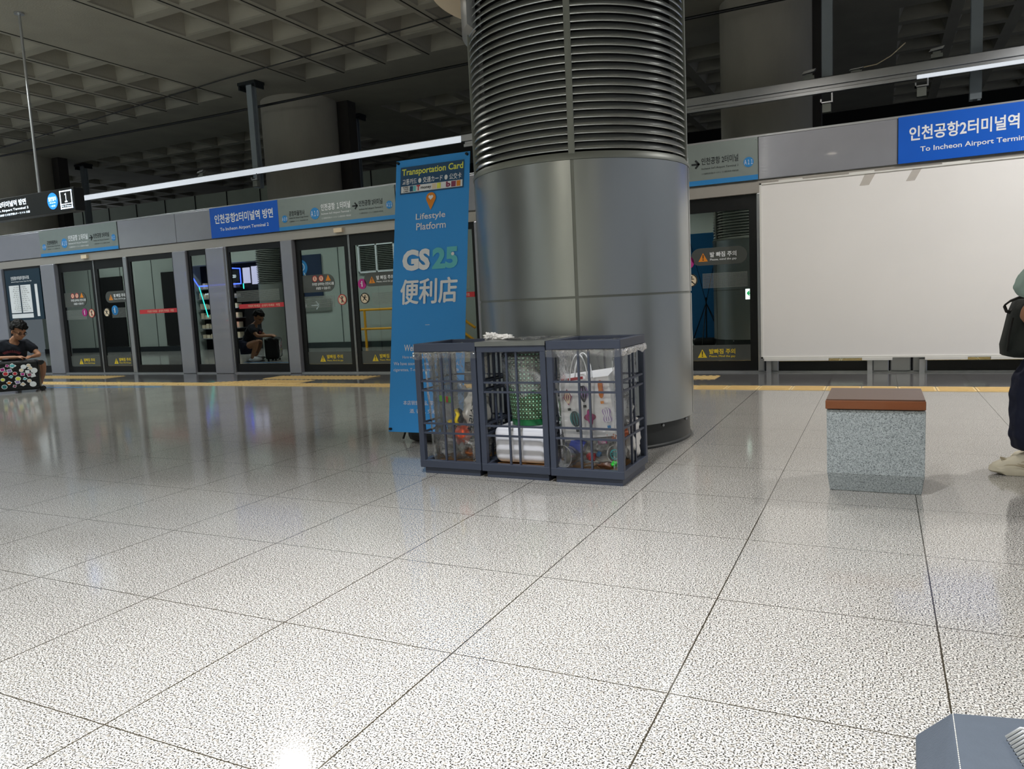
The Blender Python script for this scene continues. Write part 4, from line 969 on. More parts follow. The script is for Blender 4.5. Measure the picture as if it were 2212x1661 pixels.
pts = [(cx+r_*math.cos(t), cz+r_*math.sin(t)) for t in [math.radians(-30+240*i/20) for i in range(21)]]+[(cx, cz-.085)]
face(bm, PB2, pts, .001); link('map_pin', bm, M['orange'], bn)
bm = BM(); pts = [(cx+.019*(16*math.sin(t)**3)/16, cz+.004+.019*(13*math.cos(t)-5*math.cos(2*t)-2*math.cos(3*t)-math.cos(4*t))/16) for t in [2*PI*i/28 for i in range(28)]]; face(bm, PB2, pts[::-1], .003); link('heart', bm, M['white'], bn)
bt_('Lifestyle', .30, .70, .205, .234, 'white', .012); bt_('Platform', .31, .71, .240, .266, 'white', .012)
bt_('GS', .13, .51, .335, .413, 'white', .05); bt_('25', .54, .88, .335, .413, 'mint25', .045)
bm = BM(); disc(bm, PB2, .815*BW, BH*(1-.362), .012, .004); link('white_dot', bm, M['white'], bn)
bm = BM()
for k_, (dx, dz) in enumerate(((0, 0), (.004, 0), (-.004, 0), (0, .003), (0, -.003))):
    txt(bm, '便利店', PB2, .12*BW+dx, .88*BW+dx, BH*(1-.535)+dz, BH*(1-.445)+dz, 0, .001+.0003*k_)
link('lettering', bm, M['white'], bn)
bm = BM(); line(bm, PB2, (.47*BW, BH*(1-.612)), (.53*BW, BH*(1-.612)), .003); link('dash', bm, M['white'], bn)
bt_('Welcome to Korea!', .19, .81, .682, .706, 'white', .012)
bt_('Here we have everything for your trip.', .17, .85, .722, .736, 'white', 0); bt_('We have souvenirs, snacks, drinks, alcohol,', .05, .93, .745, .759, 'white', 0); bt_('cigarettes, T-money, transportation cards', .05, .93, .768, .782, 'white', 0)
bt_('本店销售商品, 零食, 饮料', .20, .80, .885, .902, 'white', 0); bt_('酒, 香烟, 交通卡', .29, .71, .915, .931, 'white', 0)
bm = BM()
for x, z in ((.02, BH-.02), (BW-.02, BH-.02), (.02, .02), (BW-.02, .02)): cyl(bm, PB.p(x, z, -.004), PB.p(x, z, .018), .009, n=14)
link('eyelet', bm, M['black'], bn, True)
bm = BM(); cc = Vector((-1.76, 2.85, .55)); PC = PB.p(BW/2, BH*.36, -.10)
for x, z in ((.02, BH-.02), (BW-.02, BH-.02), (.02, .02), (BW-.02, .02)): tube(bm, [PC, PB.p(x, z, -.006)], [.006, .004], 8)
for a in (90, 210, 330):
    e = Vector((PC.x+.33*math.cos(math.radians(a)), PC.y+.10+.30*math.sin(math.radians(a)), .012)); tube(bm, [PC, e], .008, 8)
tube(bm, [PC+Vector((0, 0, .1)), Vector((PC.x, PC.y+.02, .1))], .011, 10)
link('stand_pole', bm, M['black'], bn, True)
bm = BM(); box(bm, -1.95, -1.55, 2.70, 2.98, 0, .135); link('weight_base', bm, M['colbase'], bn, bevel=.05)

# ---- blank board in front of the doors
bd = thing('blank_notice_board', 'large blank off-white board covering the doors at right', 'board', (1.4, 7.2, .17))
bm = BM(); box(bm, -.135, 2.95, 7.185, 7.23, .185, 2.09); link('board_sheet', bm, M['board'], bd)
bm = BM()
for q in ((-.15, 2.965, .172, .19), (-.15, 2.965, 2.085, 2.10), (-.15, -.13, .172, 2.10), (2.95, 2.965, .172, 2.10)): box(bm, q[0], q[1], 7.175, 7.235, q[2], q[3])
link('board_rim', bm, M['boardrim'], bd)
bm = BM()
for a, b in ((-.12, .55), (.88, 1.17), (1.47, 1.85), (2.05, 2.5)): box(bm, a, b, 7.17, 7.24, .145, .172)
for a in (.05, .75, 1.6, 2.4): box(bm, a, a+.24, 7.18, 7.24, 2.10, 2.115)
link('hanging_clip', bm, M['boardrim'], bd)
bm = BM()
for x in (-.1, .93, 1.42): box(bm, x, x+.05, 7.2, 7.25, 0, .15)
link('board_foot', bm, M['alu'], bd)
# board clamps stains
bm = BM()
plS = Plane((0, 7.184, 0), (1, 0, 0), (0, 0, 1))
face(bm, plS, [(.85, 1.97), (.94, 1.97), (1.0, 2.08), (.90, 2.08)], .001); face(bm, plS, [(1.28, 1.97), (1.36, 1.97), (1.42, 2.08), (1.34, 2.08)], .001)
link('tape_mark', bm, mat('old_tape_mark', 'c6c0b8', .55, alpha=.6), bd, label='faint grey tape mark')

# ---- hanging platform sign, top left
hs = thing('hanging_platform_sign', 'black lit hanging sign with platform number 1 at top left', 'sign', (-9.2, 4.79, 2.4))
ang = math.atan2(.0, 1)
p0 = Vector((-9.95, 4.79, 0)); 
bm = BM(); box(bm, -11.4, -8.19, 4.79, 4.93, 2.37, 2.66); link('sign_case', bm, M['black'], hs, bevel=.006)
pl = Plane((-8.19, 4.788, 2.37), (1, 0, 0), (0, 0, 1))
bm = BM()
for a, b, c, d_ in ((-.28, -.262, .03, .26), (-.058, -.04, .03, .26), (-.28, -.04, .03, .045), (-.28, -.04, .245, .26), (-.28, -.04, .085, .095)): rect(bm, pl, a, b, c, d_, .002)
txt(bm, '１', pl, -.185, -.135, .11, .225, .02, .002); txt(bm, '타는 곳 Platform', pl, -.255, -.065, .052, .078, .01, .002)
txt(bm, '인천공항2터미널역 방면', pl, -1.9, -.98, .165, .245, .02, .002); txt(bm, 'To Incheon Airport Terminal 2', pl, -1.9, -.94, .1, .14, .012, .002); txt(bm, '往仁川機場 2号航站楼 仁川空港第2ターミナル 方面', pl, -1.9, -.92, .05, .08, .01, .002)
link('lit_lettering', bm, M['signlit'], hs)
bm = BM(); disc(bm, pl, -.43, .15, .105, .002); link('blue_disc', bm, M['signblue'], hs)
bm = BM(); txt(bm, '일반열차', pl, -.51, -.35, .15, .205, .015, .004); txt(bm, 'All stop train', pl, -.49, -.37, .115, .14, .01, .004); txt(bm, '一般列車', pl, -.48, -.38, .075, .1, .0, .004); link('disc_lettering', bm, M['signlit'], hs)
bm = BM(); cyl(bm, (-8.98, 4.86, 2.66), (-8.98, 4.86, CZ), .017, n=12); cyl(bm, (-8.98, 4.86, CZ-.02), (-8.98, 4.86, CZ), .06, n=16); cyl(bm, (-11.0, 4.86, 2.66), (-11.0, 4.86, CZ), .017, n=12); link('hanger_rod', bm, M['alu'], hs, True)

# ---- timetable in the leftmost window
tt = thing('timetable_board', 'dark blue train timetable behind the leftmost window', 'board', (-13.6, FY-.01, 1.05))
bm = BM(); box(bm, -14.08, -13.02, FY-.022, FY-.01, 1.03, 1.98); link('timetable_panel', bm, M['ttable'], tt)
pl = Plane((-14.08, FY-.023, 1.03), (1, 0, 0), (0, 0, 1))
bm = BM(); rect(bm, pl, .09, .40, .14, .66); rect(bm, pl, .44, .75, .14, .66); rect(bm, pl, .09, .75, .04, .12); rect(bm, pl, .87, .95, .06, .66); link('white_column', bm, M['white'], tt)
bm = BM(); txt(bm, '인천공항1터미널역 열차시각표', pl, .18, .74, .76, .83, .02, .002); txt(bm, "Incheon Int'l Airport Terminal 1 Station Time Table", pl, .18, .80, .71, .74, .01, .002); link('white_lettering', bm, M['white'], tt)
bm = BM()
for k in range(13):
    z = .615-k*.037; txt(bm, '%02d  %02d %02d' % (5+k % 19, (k*17) % 60, (k*31+8) % 60), pl, .24-(k % 3)*.02, .385, z, z+.018, 0, .002); txt(bm, '%02d %02d %02d' % ((k*13) % 60, (k*29) % 60, 5+k), pl, .455, .6+(k % 4)*.03, z, z+.018, 0, .002)
link('timetable_figures', bm, M['ink'], tt)

# ---- things on the core wall, mirrored in the doors
n1 = thing('louvre_vent', 'white framed double louvre vent on the core wall, mirrored in the doors', 'vent', (-9.73, CW, 1.8))
bm = BM()
for q in ((-10.26, -9.2, 1.78, 1.82), (-10.26, -9.2, 2.42, 2.46), (-10.26, -10.22, 1.78, 2.46), (-9.24, -9.2, 1.78, 2.46), (-9.75, -9.71, 1.78, 2.46)): box(bm, q[0], q[1], CW, CW+.05, q[2], q[3])
link('vent_frame', bm, M['white'], n1)
bm = BM(); box(bm, -10.22, -9.24, CW+.001, CW+.01, 1.82, 2.42); link('vent_backing', bm, M['dark'], n1)
bm = BM()
for k in range(14): box(bm, -10.22, -9.24, CW+.01, CW+.03, 1.83+k*.042, 1.845+k*.042)
link('vent_slat', bm, M['coltrim'], n1)
yr = thing('yellow_handrail', 'yellow tubular safety handrail in front of the core wall, mirrored in the doors', 'handrail', (-9.8, 1.75, 0))
bm = BM()
for z in (.90, .45): cyl(bm, (-10.3, 1.75, z), (-9.0, 1.75, z), .028, n=12)
for x in (-9.95, -9.0): cyl(bm, (x, 1.75, 0), (x, 1.75, .9), .03, n=12)
link('rail_tube', bm, M['yellowpaint'], yr, True)
ys = thing('striped_barrier', 'black and yellow slanted rails of the stair guard, mirrored in the doors', 'barrier', (-7.3, 1.7, 0))
bm = BM()
for k in range(3): cyl(bm, (-8.1, 1.7, 1.15-.3*k), (-6.98, 1.7, .40-.3*k+.0), .03, n=10)
link('slanted_rail', bm, M['yellowpaint'], ys, True)
bs = thing('station_name_panel', 'navy station name panel with train pictogram on the core wall, mirrored in the doors', 'sign', (-11.9, CW, 1.3))
bm = BM(); box(bm, -12.7, -11.41, CW, CW+.04, 1.30, 2.33); link('sign_panel', bm, mat('navy_panel', '22304e', .4), bs)
pl = Plane((-11.41, CW+.042, 1.3), (-1, 0, 0), (0, 0, 1))
bm = BM(); disc(bm, pl, .62, .72, .2, .001); link('blue_disc', bm, M['sky'], bs)
bm = BM(); ring(bm, pl, .62, .74, .09, .11, .003); line(bm, pl, (.54, .6), (.5, .52), .02, .003); line(bm, pl, (.7, .6), (.74, .52), .02, .003); line(bm, pl, (.57, .74), (.67, .74), .02, .003); line(bm, pl, (.62, .68), (.62, .8), .02, .003); txt(bm, '인천공항 １터미널', pl, .2, 1.1, .3, .44, .02, .003); txt(bm, 'Incheon Airport T1', pl, .25, 1.05, .2, .27, .01, .003); link('lettering', bm, M['white'], bs)
ap = thing('arrow_panel', 'grey panel with a white arrow on the core wall, mirrored in the doors', 'sign', (-11.9, CW, 1.0))
bm = BM(); box(bm, -12.7, -11.2, CW, CW+.03, .92, 1.22); link('sign_panel', bm, M['coltrim'], ap)
pl = Plane((-11.2, CW+.032, .92), (-1, 0, 0), (0, 0, 1)); bm = BM(); line(bm, pl, (.35, .15), (.6, .15), .03, .002); line(bm, pl, (.35, .15), (.45, .25), .03, .002); line(bm, pl, (.35, .15), (.45, .05), .03, .002); txt(bm, '터미널', pl, .75, .98, .1, .2, .02, .002); link('white_arrow', bm, M['white'], ap)
sf = thing('store_front', 'small lit convenience shop front in the core wall, mirrored in the doors', 'shop front', (-14.6, 1.2, 0))
bm = BM(); box(bm, -15.95, -13.3, .95, 1.0, 0, 2.3); link('dark_interior', bm, M['dark'], sf)
bm = BM(); box(bm, -15.9, -13.35, CW+.002, CW+.06, 2.76, 2.82); link('light_line', bm, M['strip'], sf, label='white light line above the shop')
bm = BM()
for k in range(6): box(bm, -15.9, -14.4, 1.0, 1.25, .3+k*.27, .32+k*.27)
link('shelf', bm, M['alu'], sf)
bm = BM()
random.seed(4)
for k in range(6):
    for i in range(9): x = -15.85+i*.16; box(bm, x, x+.1, 1.05, 1.2, .32+k*.27, .32+k*.27+random.uniform(.08, .17))
o = link('shelf_goods', bm, M['cream'], sf); tag(o, kind='stuff')
bm = BM()
pts = [(-15.9, 1.42, 2.13), (-15.6, 1.42, 1.74), (-14.05, 1.42, 1.74), (-14.05, 1.42, 2.13), (-14.5, 1.42, 2.17)]
tube(bm, pts, .016, 8); link('blue_neon_tube', bm, M['neonblue'], sf)
bm = BM(); tube(bm, [(-15.6, 1.41, 1.74), (-15.35, 1.41, .9)], .013, 8); tube(bm, [(-13.98, 1.41, 1.74), (-13.98, 1.41, 1.6)], .013, 8); link('cyan_neon_tube', bm, M['neoncyan'], sf)
pl = Plane((-13.3, CW+.012, 0), (-1, 0, 0), (0, 0, 1))
for x0, x1, z0, z1, m in ((.8, 1.18, 1.80, 2.1, 'ink'), (.42, .66, 1.74, 2.14, 'screen'), (.1, .36, 1.7, 2.16, 'screen')):
    bm = BM(); rect(bm, pl, x0, x1, z0, z1, .01, .02); link('poster', bm, M[m], sf)
bm = BM(); txt(bm, 'GS25', pl, .9, 1.08, 1.9, 1.98, .03, .014); txt(bm, 'Toilet Tissue  Soft Drink', pl, 1.2, 2.1, 1.5, 1.55, .02, .0); link('lettering', bm, M['signlit'], sf)
bm = BM(); box(bm, -14.6, -14.5, 1.3, 1.34, .9, 1.3); link('lit_display', bm, M['signlit'], sf)
bm = BM(); box(bm, -14.65, -14.45, 1.3, 1.34, .78, .80); box(bm, -12.74, -12.70, 1.42, 1.45, .96, .98); link('red_display', bm, M['redled'], sf)
rc = structure('pillar', (-13.0, CW, 0))
bm = BM(); prof = [(.38, 0), (.38, 1.7)]
for k in range(36): prof += [(.40, 1.7+k*.045), (.34, 1.74+k*.045)]
lathe(bm, prof, 24, (-13.0, CW-.05, 0), 0, PI); link('ribbed_skin', bm, M['coltrim'], rc, True)
ex = thing('exit_reflection', 'reflection of a small white sign with a green arrow, set as a glowing plate on the rightmost door', 'sign', (-.28, FY+.01, .84))  # mirrored sign drawn as a glowing plate on the door leaf itself
pl = Plane((-.345, FY+.036, .84), (1, 0, 0), (0, 0, 1)); bm = BM(); rect(bm, pl, 0, .09, 0, .12, .002, .003); link('sign_plate', bm, M['exitwhite'], ex)
bm = BM(); line(bm, pl, (.02, .07), (.085, .07), .016, .004); line(bm, pl, (.02, .07), (.045, .095), .014, .004); line(bm, pl, (.02, .07), (.045, .045), .014, .004); link('green_arrow', bm, M['exitgreen'], ex)
#%%PEOPLE
# ================================================================== PEOPLE
def skin_mesh(chains, sub=1):
    """chains: list of polylines [(x,y,z,r), ...]; a point given twice joins chains. Returns an evaluated mesh."""
    me = bpy.data.meshes.new('limb'); V, E, Rr, idx = [], [], [], {}
    for ch in chains:
        prev = None
        for p in ch:
            k = tuple(round(c, 4) for c in p[:3])
            if k not in idx: idx[k] = len(V); V.append(p[:3]); Rr.append(p[3])
            if prev is not None: E.append((prev, idx[k]))
            prev = idx[k]
    me.from_pydata(V, E, []); o = bpy.data.objects.new('limb', me); COL.objects.link(o)
    sk = o.modifiers.new('skin', 'SKIN'); sk.use_smooth_shade = True
    roots = set()
    # one root per connected island
    adj = {i: [] for i in range(len(V))}
    for a, b in E: adj[a].append(b); adj[b].append(a)
    seen = set()
    for i in range(len(V)):
        if i in seen: continue
        roots.add(i); st = [i]
        while st:
            q = st.pop()
            if q in seen: continue
            seen.add(q); st += adj[q]
    for i, sv in enumerate(me.skin_vertices[0].data):
        sv.radius = (Rr[i], Rr[i]); sv.use_root = i in roots
    if sub: m = o.modifiers.new('sub', 'SUBSURF'); m.levels = sub; m.render_levels = sub
    bpy.context.view_layer.update()
    r = bpy.data.meshes.new_from_object(o.evaluated_get(bpy.context.evaluated_depsgraph_get()))
    bpy.data.objects.remove(o); bpy.data.meshes.remove(me); return r
def fuse(name, meshes, bms, mat_, parent, voxel=.007, smooth=4, label=None, wrinkle=0):
    bm = BM()
    for m in meshes: bm.from_mesh(m); bpy.data.meshes.remove(m)
    for b in bms:
        t = bpy.data.meshes.new('t'); b.to_mesh(t); b.free(); bm.from_mesh(t); bpy.data.meshes.remove(t)
    me = bpy.data.meshes.new('t'); bm.to_mesh(me); bm.free(); o = bpy.data.objects.new('t', me); COL.objects.link(o)
    r = o.modifiers.new('r', 'REMESH'); r.mode = 'VOXEL'; r.voxel_size = voxel
    s = o.modifiers.new('s', 'SMOOTH'); s.iterations = smooth; s.factor = .5
    bpy.context.view_layer.update()
    e = bpy.data.meshes.new_from_object(o.evaluated_get(bpy.context.evaluated_depsgraph_get()))
    bpy.data.objects.remove(o); bpy.data.meshes.remove(me)
    bm = BM(); bm.from_mesh(e); bpy.data.meshes.remove(e)
    if wrinkle:
        bm.normal_update()
        for v in bm.verts: v.co += v.normal*wrinkle*(noise.noise(v.co*Vector((14, 14, 22)).length*0+v.co*13)+.5*noise.noise(v.co*29))
    return link(name, bm, mat_, parent, 'all', label)
def hand(o, fwd, up, s=1.0, curl=.5, flip=1):
    """palm and five fingers as skin chains: o wrist, fwd along the hand, up the back of the hand"""
    o = Vector(o); f = Vector(fwd).normalized(); u = Vector(up).normalized(); r = f.cross(u).normalized()*flip; u = r.cross(f).normalized()*flip
    out = [[(*(o-f*.03*s), .025*s), (*(o+f*.015*s), .024*s), (*(o+f*.05*s), .030*s), (*(o+f*.075*s), .026*s)]]
    for k, (off, L, rr) in enumerate(((-.030, .062, .0075), (-.010, .074, .0085), (.011, .070, .0085), (.030, .058, .008))):
        p = o+f*.07*s+r*off*s; ch = [(*(o+f*.045*s+r*off*.7*s), .011*s), (*p, .0105*s)]; d = f.copy(); a = 0
        for seg in range(3):
            a += curl*(.5+.25*seg); d = (f*math.cos(a)-u*math.sin(a)); p = p+d*L*s/3*1.15; ch.append((*p, rr*s*(1-.08*seg)))
        out.append(ch)
    p = o+f*.02*s-r*.026*s; ch = [(*p, .013*s)]
    for L, an in ((.032, .75), (.028, .5), (.022, .35)):
        d = (f*math.cos(an)-r*math.sin(an)-u*.25).normalized(); p = p+d*L*s; ch.append((*p, .010*s))
    out.append(ch); return out
def head_bm(c, face, s=1.0, up=Vector((0, 0, 1))):
    """skull, jaw, nose, ears, lips; face = looking direction"""
    bm = BM(); f = Vector(face).normalized(); r = f.cross(up).normalized(); u = r.cross(f).normalized(); c = Vector(c)
    Mx = Matrix((r, f, u)).transposed().to_4x4()
    def ell(dx, df, du, a, b, h):
        sphere(bm, c+r*dx*s+f*df*s+u*du*s, (a*s, b*s, h*s), 20, Mx)
    ell(0, -.01, .03, .075, .095, .09); ell(0, .02, -.035, .062, .070, .080); ell(0, .045, -.085, .034, .034, .028)
    ell(0, .090, -.028, .011, .018, .014); ell(0, .083, -.008, .009, .012, .024)
    for q in (-1, 1):
        ell(q*.076, -.005, -.018, .009, .018, .030); ell(q*.030, .074, .012, .024, .014, .008); ell(q*.038, .062, -.035, .022, .018, .018)
    ell(0, .083, -.062, .023, .010, .006); ell(0, .081, -.071, .018, .010, .006)
    return bm, (c, r, f, u)
def hair_obj(fr, parent, s=1.0, fringe=True, sd=1):
    c, r, f, u = fr; bm = BM(); g = bmesh.ops.create_icosphere(bm, subdivisions=5, radius=1)
    dead = []
    for v in g['verts']:
        x, y, z = v.co; k = 1+.10*noise.noise(v.co*4+Vector((sd, 0, 0)))+.07*noise.noise(v.co*11)
        if z < -.05-.5*max(0, -y) or (y > .35 and z < .30+(.2*noise.noise(v.co*7) if fringe else 0)): dead.append(v)
        v.co = c+r*x*.088*s*k+f*(y*.108-.012)*s*k+u*(z*.112+.022)*s*k
    bmesh.ops.delete(bm, geom=dead, context='VERTS')
    gg = bmesh.ops.extrude_face_region(bm, geom=list(bm.faces)); ct = c+u*.02*s
    for v in gg['geom']:
        if isinstance(v, bmesh.types.BMVert): v.co = ct+(v.co-ct)*.86
    bmesh.ops.recalc_face_normals(bm, faces=bm.faces)
    return link('hair', bm, M['hair'], parent, 'all')
def eyes(fr, parent, s=1.0):
    c, r, f, u = fr; bm = BM()
    for q in (-1, 1): sphere(bm, c+r*q*.031*s+f*.080*s-u*.004*s, (.013*s, .006*s, .005*s), 12, Matrix((r, f, u)).transposed().to_4x4())
    link('eyes', bm, M['hair'], parent, True, label='dark eyes')
    bm = BM()
    for q in (-1, 1): sphere(bm, c+r*q*.032*s+f*.083*s+u*.018*s, (.018*s, .006*s, .003*s), 12, Matrix((r, f, u)).transposed().to_4x4())
    link('eyebrows', bm, M['hair'], parent, True)

# ---- left person, squatting behind the sticker-covered suitcase
LO = Vector((-9.626, 4.975, 0)); E1 = Vector((.606, .795, 0)); E2 = Vector((-.795, .606, 0))
def LP(x, y, z): return tuple(LO+E1*x+E2*y+Vector((0, 0, z)))
def LR(x, y, z, r): return (*LP(x, y, z), r)
pa = thing('person', 'person in a black T-shirt crouching behind a sticker-covered suitcase at far left', 'person', LP(-.33, .55, 0))
neck, chest, belly, hip = LR(-.30, .44, .735, .05), LR(-.34, .52, .60, .115), LR(-.345, .60, .42, .115), LR(-.35, .66, .26, .12)
body = [[LR(-.255, .40, .80, .045), neck, chest, belly, hip]]
shR, shL = LR(-.155, .50, .665, .055), LR(-.52, .48, .665, .055)
elR, elL = LR(.0, .38, .50, .038), LR(-.60, .30, .48, .038)
wrR, wrL = LR(-.07, .15, .49, .026), LR(-.24, .10, .495, .026)
body += [[chest, shR, LR(-.07, .45, .58, .047), elR, LR(-.02, .26, .50, .033), wrR], [chest, shL, LR(-.57, .40, .57, .047), elL, LR(-.43, .18, .492, .034), wrL]]
knR, knL = LR(.03, .40, .385, .062), LR(-.66, .40, .385, .062)
body += [[hip, LR(-.22, .62, .29, .09), LR(-.09, .50, .35, .078), knR, LR(.0, .46, .22, .052), LR(-.04, .52, .09, .036), LR(-.05, .52, .05, .034)], [hip, LR(-.48, .62, .29, .09), LR(-.58, .50, .35, .078), knL, LR(-.63, .46, .22, .052), LR(-.60, .52, .09, .036), LR(-.60, .52, .05, .034)]]
h1 = hand(wrR[:3], E2*-.25-E1*.9+Vector((0, 0, -.1)), (0, 0, 1), .95, .35); h2 = hand(wrL[:3], E1-E2*.1+Vector((0, 0, -.05)), (0, 0, 1), .95, .35, -1)
hb, hf = head_bm(LP(-.215, .36, .865), E1*.55-E2*.75+Vector((0, 0, -.55)), 1.12)
fuse('body', [skin_mesh(body), skin_mesh(h1, 1), skin_mesh(h2, 1)], [hb], M['skin'], pa, .0085, 3)
hair_obj(hf, pa, 1.2); eyes(hf, pa, 1.12)
bm = BM()
for q in (-1, 1):
    c, r, f, u = hf; pts = [c+r*(q*.036+.024*math.cos(t))+f*.098+u*(-.002+.019*math.sin(t)) for t in [2*PI*i/16 for i in range(17)]]; tube(bm, pts, .0025, 6)
tube(bm, [hf[0]+hf[1]*-.01+hf[2]*.1, hf[0]+hf[1]*.01+hf[2]*.1], .0025, 6)
for q in (-1, 1): tube(bm, [hf[0]+hf[1]*q*.062+hf[2]*.095, hf[0]+hf[1]*q*.088+hf[2]*-.01], .0025, 6)
link('glasses', bm, M['black'], pa, True)
def grow(p, k): return (*p[:3], p[3]+k)
shirt = [[LR(-.305, .45, .705, .075), grow(chest, .03), grow(belly, .03), (*LP(-.35, .64, .30), .14)], [grow(chest, .03), grow(shR, .03), LR(-.085, .455, .60, .080), LR(-.045, .42, .555, .078)], [grow(chest, .03), grow(shL, .03), LR(-.56, .41, .59, .080), LR(-.59, .37, .54, .078)]]
fuse('t_shirt', [skin_mesh(shirt)], [], M['navyshirt'], pa, .011, 4, 'black T-shirt with a dark red arched chest print', .007)
sh = [[grow(hip, .03), LR(-.22, .62, .29, .115), LR(-.12, .53, .335, .10)], [grow(hip, .03), LR(-.48, .62, .29, .115), LR(-.55, .53, .335, .10)]]
fuse('shorts', [skin_mesh(sh)], [], M['navy'], pa, .012, 4)
for x in (-.06, -.60):
    bm = BM(); sphere(bm, LP(x, .46, .045), (.05, .13, .045), 16, Matrix((E1, E2, Vector((0, 0, 1)))).transposed().to_4x4()); box(bm, 0, 0, 0, 0, 0, 0) if False else None
    link('shoe', bm, M['white'], pa, True)
bm = BM()
M['maroon'] = mat('maroon_print', '5c1d26', .8)
for i in range(12):
    t = -.9+1.8*i/11; a = Vector(LP(-.335+.105*math.sin(t), .50-.118, .50+.055*math.cos(t)))
    d = (E1*math.cos(t)-Vector((0, 0, 1))*math.sin(t)); n_ = Vector((0, 0, 1))*math.cos(t)+E1*math.sin(t)
    poly(bm, [a, a+d*.015, a+d*.012+n_*.035, a+d*.003+n_*.035], -E2*.03)
link('chest_print', bm, M['maroon'], pa)

# suitcase
sc = thing('suitcase', 'black ribbed suitcase covered in travel stickers lying on its side at far left', 'suitcase', LP(-.36, .13, 0))
def lbox(bm, x0, x1, y0, y1, z0, z1):
    v = box(bm, x0, x1, y0, y1, z0, z1)
    for q in v: q.co = Vector(LP(*q.co))
    return v
bm = BM(); lbox(bm, -.72, .0, .005, .27, .03, .445); link('shell', bm, M['case'], sc, bevel=.035)
bm = BM()
for k in range(13): lbox(bm, -.69, -.02, -.006, .006, .06+k*.029, .073+k*.029)
link('shell_rib', bm, M['case'], sc, bevel=.003)
for x, z in ((.02, .03), (.03, .40), (-.73, .03), (-.73, .40)):
    wt = BM(); cyl(wt, LP(x, .05, z), LP(x+.001, .085, z), .032, n=18); cyl(wt, LP(x, .19, z), LP(x+.001, .225, z), .032, n=18); link('wheel', wt, M['black'], sc, True)
bm = BM(); tube(bm, [LP(-.42, .13, .44), LP(-.42, .13, .475), LP(-.28, .13, .475), LP(-.28, .13, .44)], .01, 8); link('handle', bm, M['black'], sc, True)
random.seed(11)
cols = [('cream', 0), ('magenta', 1), ('white', 0), ('lilac', 1), ('mint25', 2), ('red', 0), ('limeprint', 0), ('cream', 2), ('orange', 2), ('white', 1), ('teal', 0), ('plum', 1)]
pl = Plane(LO-E2*.0075, E1, (0, 0, 1))
spots = [(-.11, .375, 0), (-.17, .36, 2), (-.30, .385, 4), (-.36, .39, 1), (-.09, .335, 7), (-.05, .30, 2), (-.20, .315, 0), (-.13, .29, 9), (-.34, .32, 3), (-.28, .275, 5), (-.19, .26, 1), (-.11, .245, 11), (-.33, .235, 4), (-.25, .20, 6), (-.07, .235, 9), (-.17, .195, 4), (-.39, .28, 5), (-.42, .34, 1), (-.43, .20, 6), (-.36, .15, 8), (-.26, .155, 3), (-.12, .16, 0), (-.20, .12, 7), (-.08, .11, 2), (-.30, .10, 11), (-.42, .10, 10), (-.50, .3, 1), (-.55, .2, 5), (-.60, .34, 8), (-.63, .13, 3)]
for i, (x, z, c) in enumerate(spots):
    bm = BM(); k = cols[c][1]; m = cols[c][0]; s = .026+.006*((i*7) % 3)
    if k == 0: disc(bm, pl, x, z, s, .0015, 16, sx=1.1)
    elif k == 1: a = .3*(i % 3-1); face(bm, pl, [(x+s*1.1*math.cos(a+q), z+s*.95*math.sin(a+q)) for q in (.7, 2.4, 3.9, 5.4)], .0015)
    else: face(bm, pl, [(x+s*(1+.25*math.sin(q*3+i))*math.cos(q), z+s*.8*(1+.2*math.cos(q*4))*math.sin(q)) for q in [2*PI*j/18 for j in range(18)]], .0015)
    rim = link('sticker', bm, M['white'], sc)
    bm = BM(); 
    if k == 0: disc(bm, pl, x, z, s*.78, .003, 14, sx=1.1)
    elif k == 1: a = .3*(i % 3-1); face(bm, pl, [(x+s*.8*math.cos(a+q), z+s*.7*math.sin(a+q)) for q in (.7, 2.4, 3.9, 5.4)], .003)
    else: face(bm, pl, [(x+s*.75*math.cos(q), z+s*.5*math.sin(q)) for q in [2*PI*j/14 for j in range(14)]], .003)
    link('sticker_print', bm, M[m], rim)

# ---- right person seated on a stone stool, facing left, backpack on the lap
stool(1.93, 2.33, 2.50, 2.92, 'granite block stool carrying the seated person, outside the right frame edge')
pb_ = thing('person', 'person at right frame edge in mint T-shirt, navy trousers and cream sneakers, seated', 'person', (1.95, 2.7, 0))
hipc, bel, che, nec = (2.08, 2.70, .54, .12), (2.08, 2.70, .72, .12), (2.02, 2.70, .93, .125), (1.95, 2.70, 1.14, .05)
b_ = [[(1.92, 2.70, 1.22, .047), nec, che, bel, hipc]]
sh1, sh2 = (1.96, 2.55, 1.06, .055), (1.96, 2.88, 1.06, .055)
el1, el2 = (1.655, 2.52, .765, .046), (1.72, 2.92, .79, .04)
w1, w2 = (1.80, 2.64, .70, .028), (1.80, 2.80, .72, .028)
b_ += [[che, sh1, (1.79, 2.53, .92, .05), el1, (1.72, 2.55, .73, .038), w1], [che, sh2, (1.83, 2.9, .92, .047), el2, (1.76, 2.87, .75, .035), w2]]
an1, an2 = (1.73, 2.62, .11, .034), (1.84, 2.86, .11, .034)
b_ += [[hipc, (1.86, 2.62, .53, .09), (1.70, 2.60, .50, .055), (1.70, 2.61, .30, .045), an1], [hipc, (1.86, 2.82, .53, .09), (1.74, 2.85, .50, .055), (1.80, 2.855, .30, .045), an2]]
hb, hf = head_bm((1.88, 2.70, 1.33), (-1, 0, -.25), 1.05)
fuse('body', [skin_mesh(b_), skin_mesh(hand(w1[:3], (.8, .35, -.1), (-.2, 0, 1), 1, .6)), skin_mesh(hand(w2[:3], (.8, -.35, -.1), (-.2, 0, 1), 1, .6, -1))], [hb], M['skin'], pb_, .0075, 4)
hair_obj(hf, pb_, 1.1, True, 5); eyes(hf, pb_, 1.05)
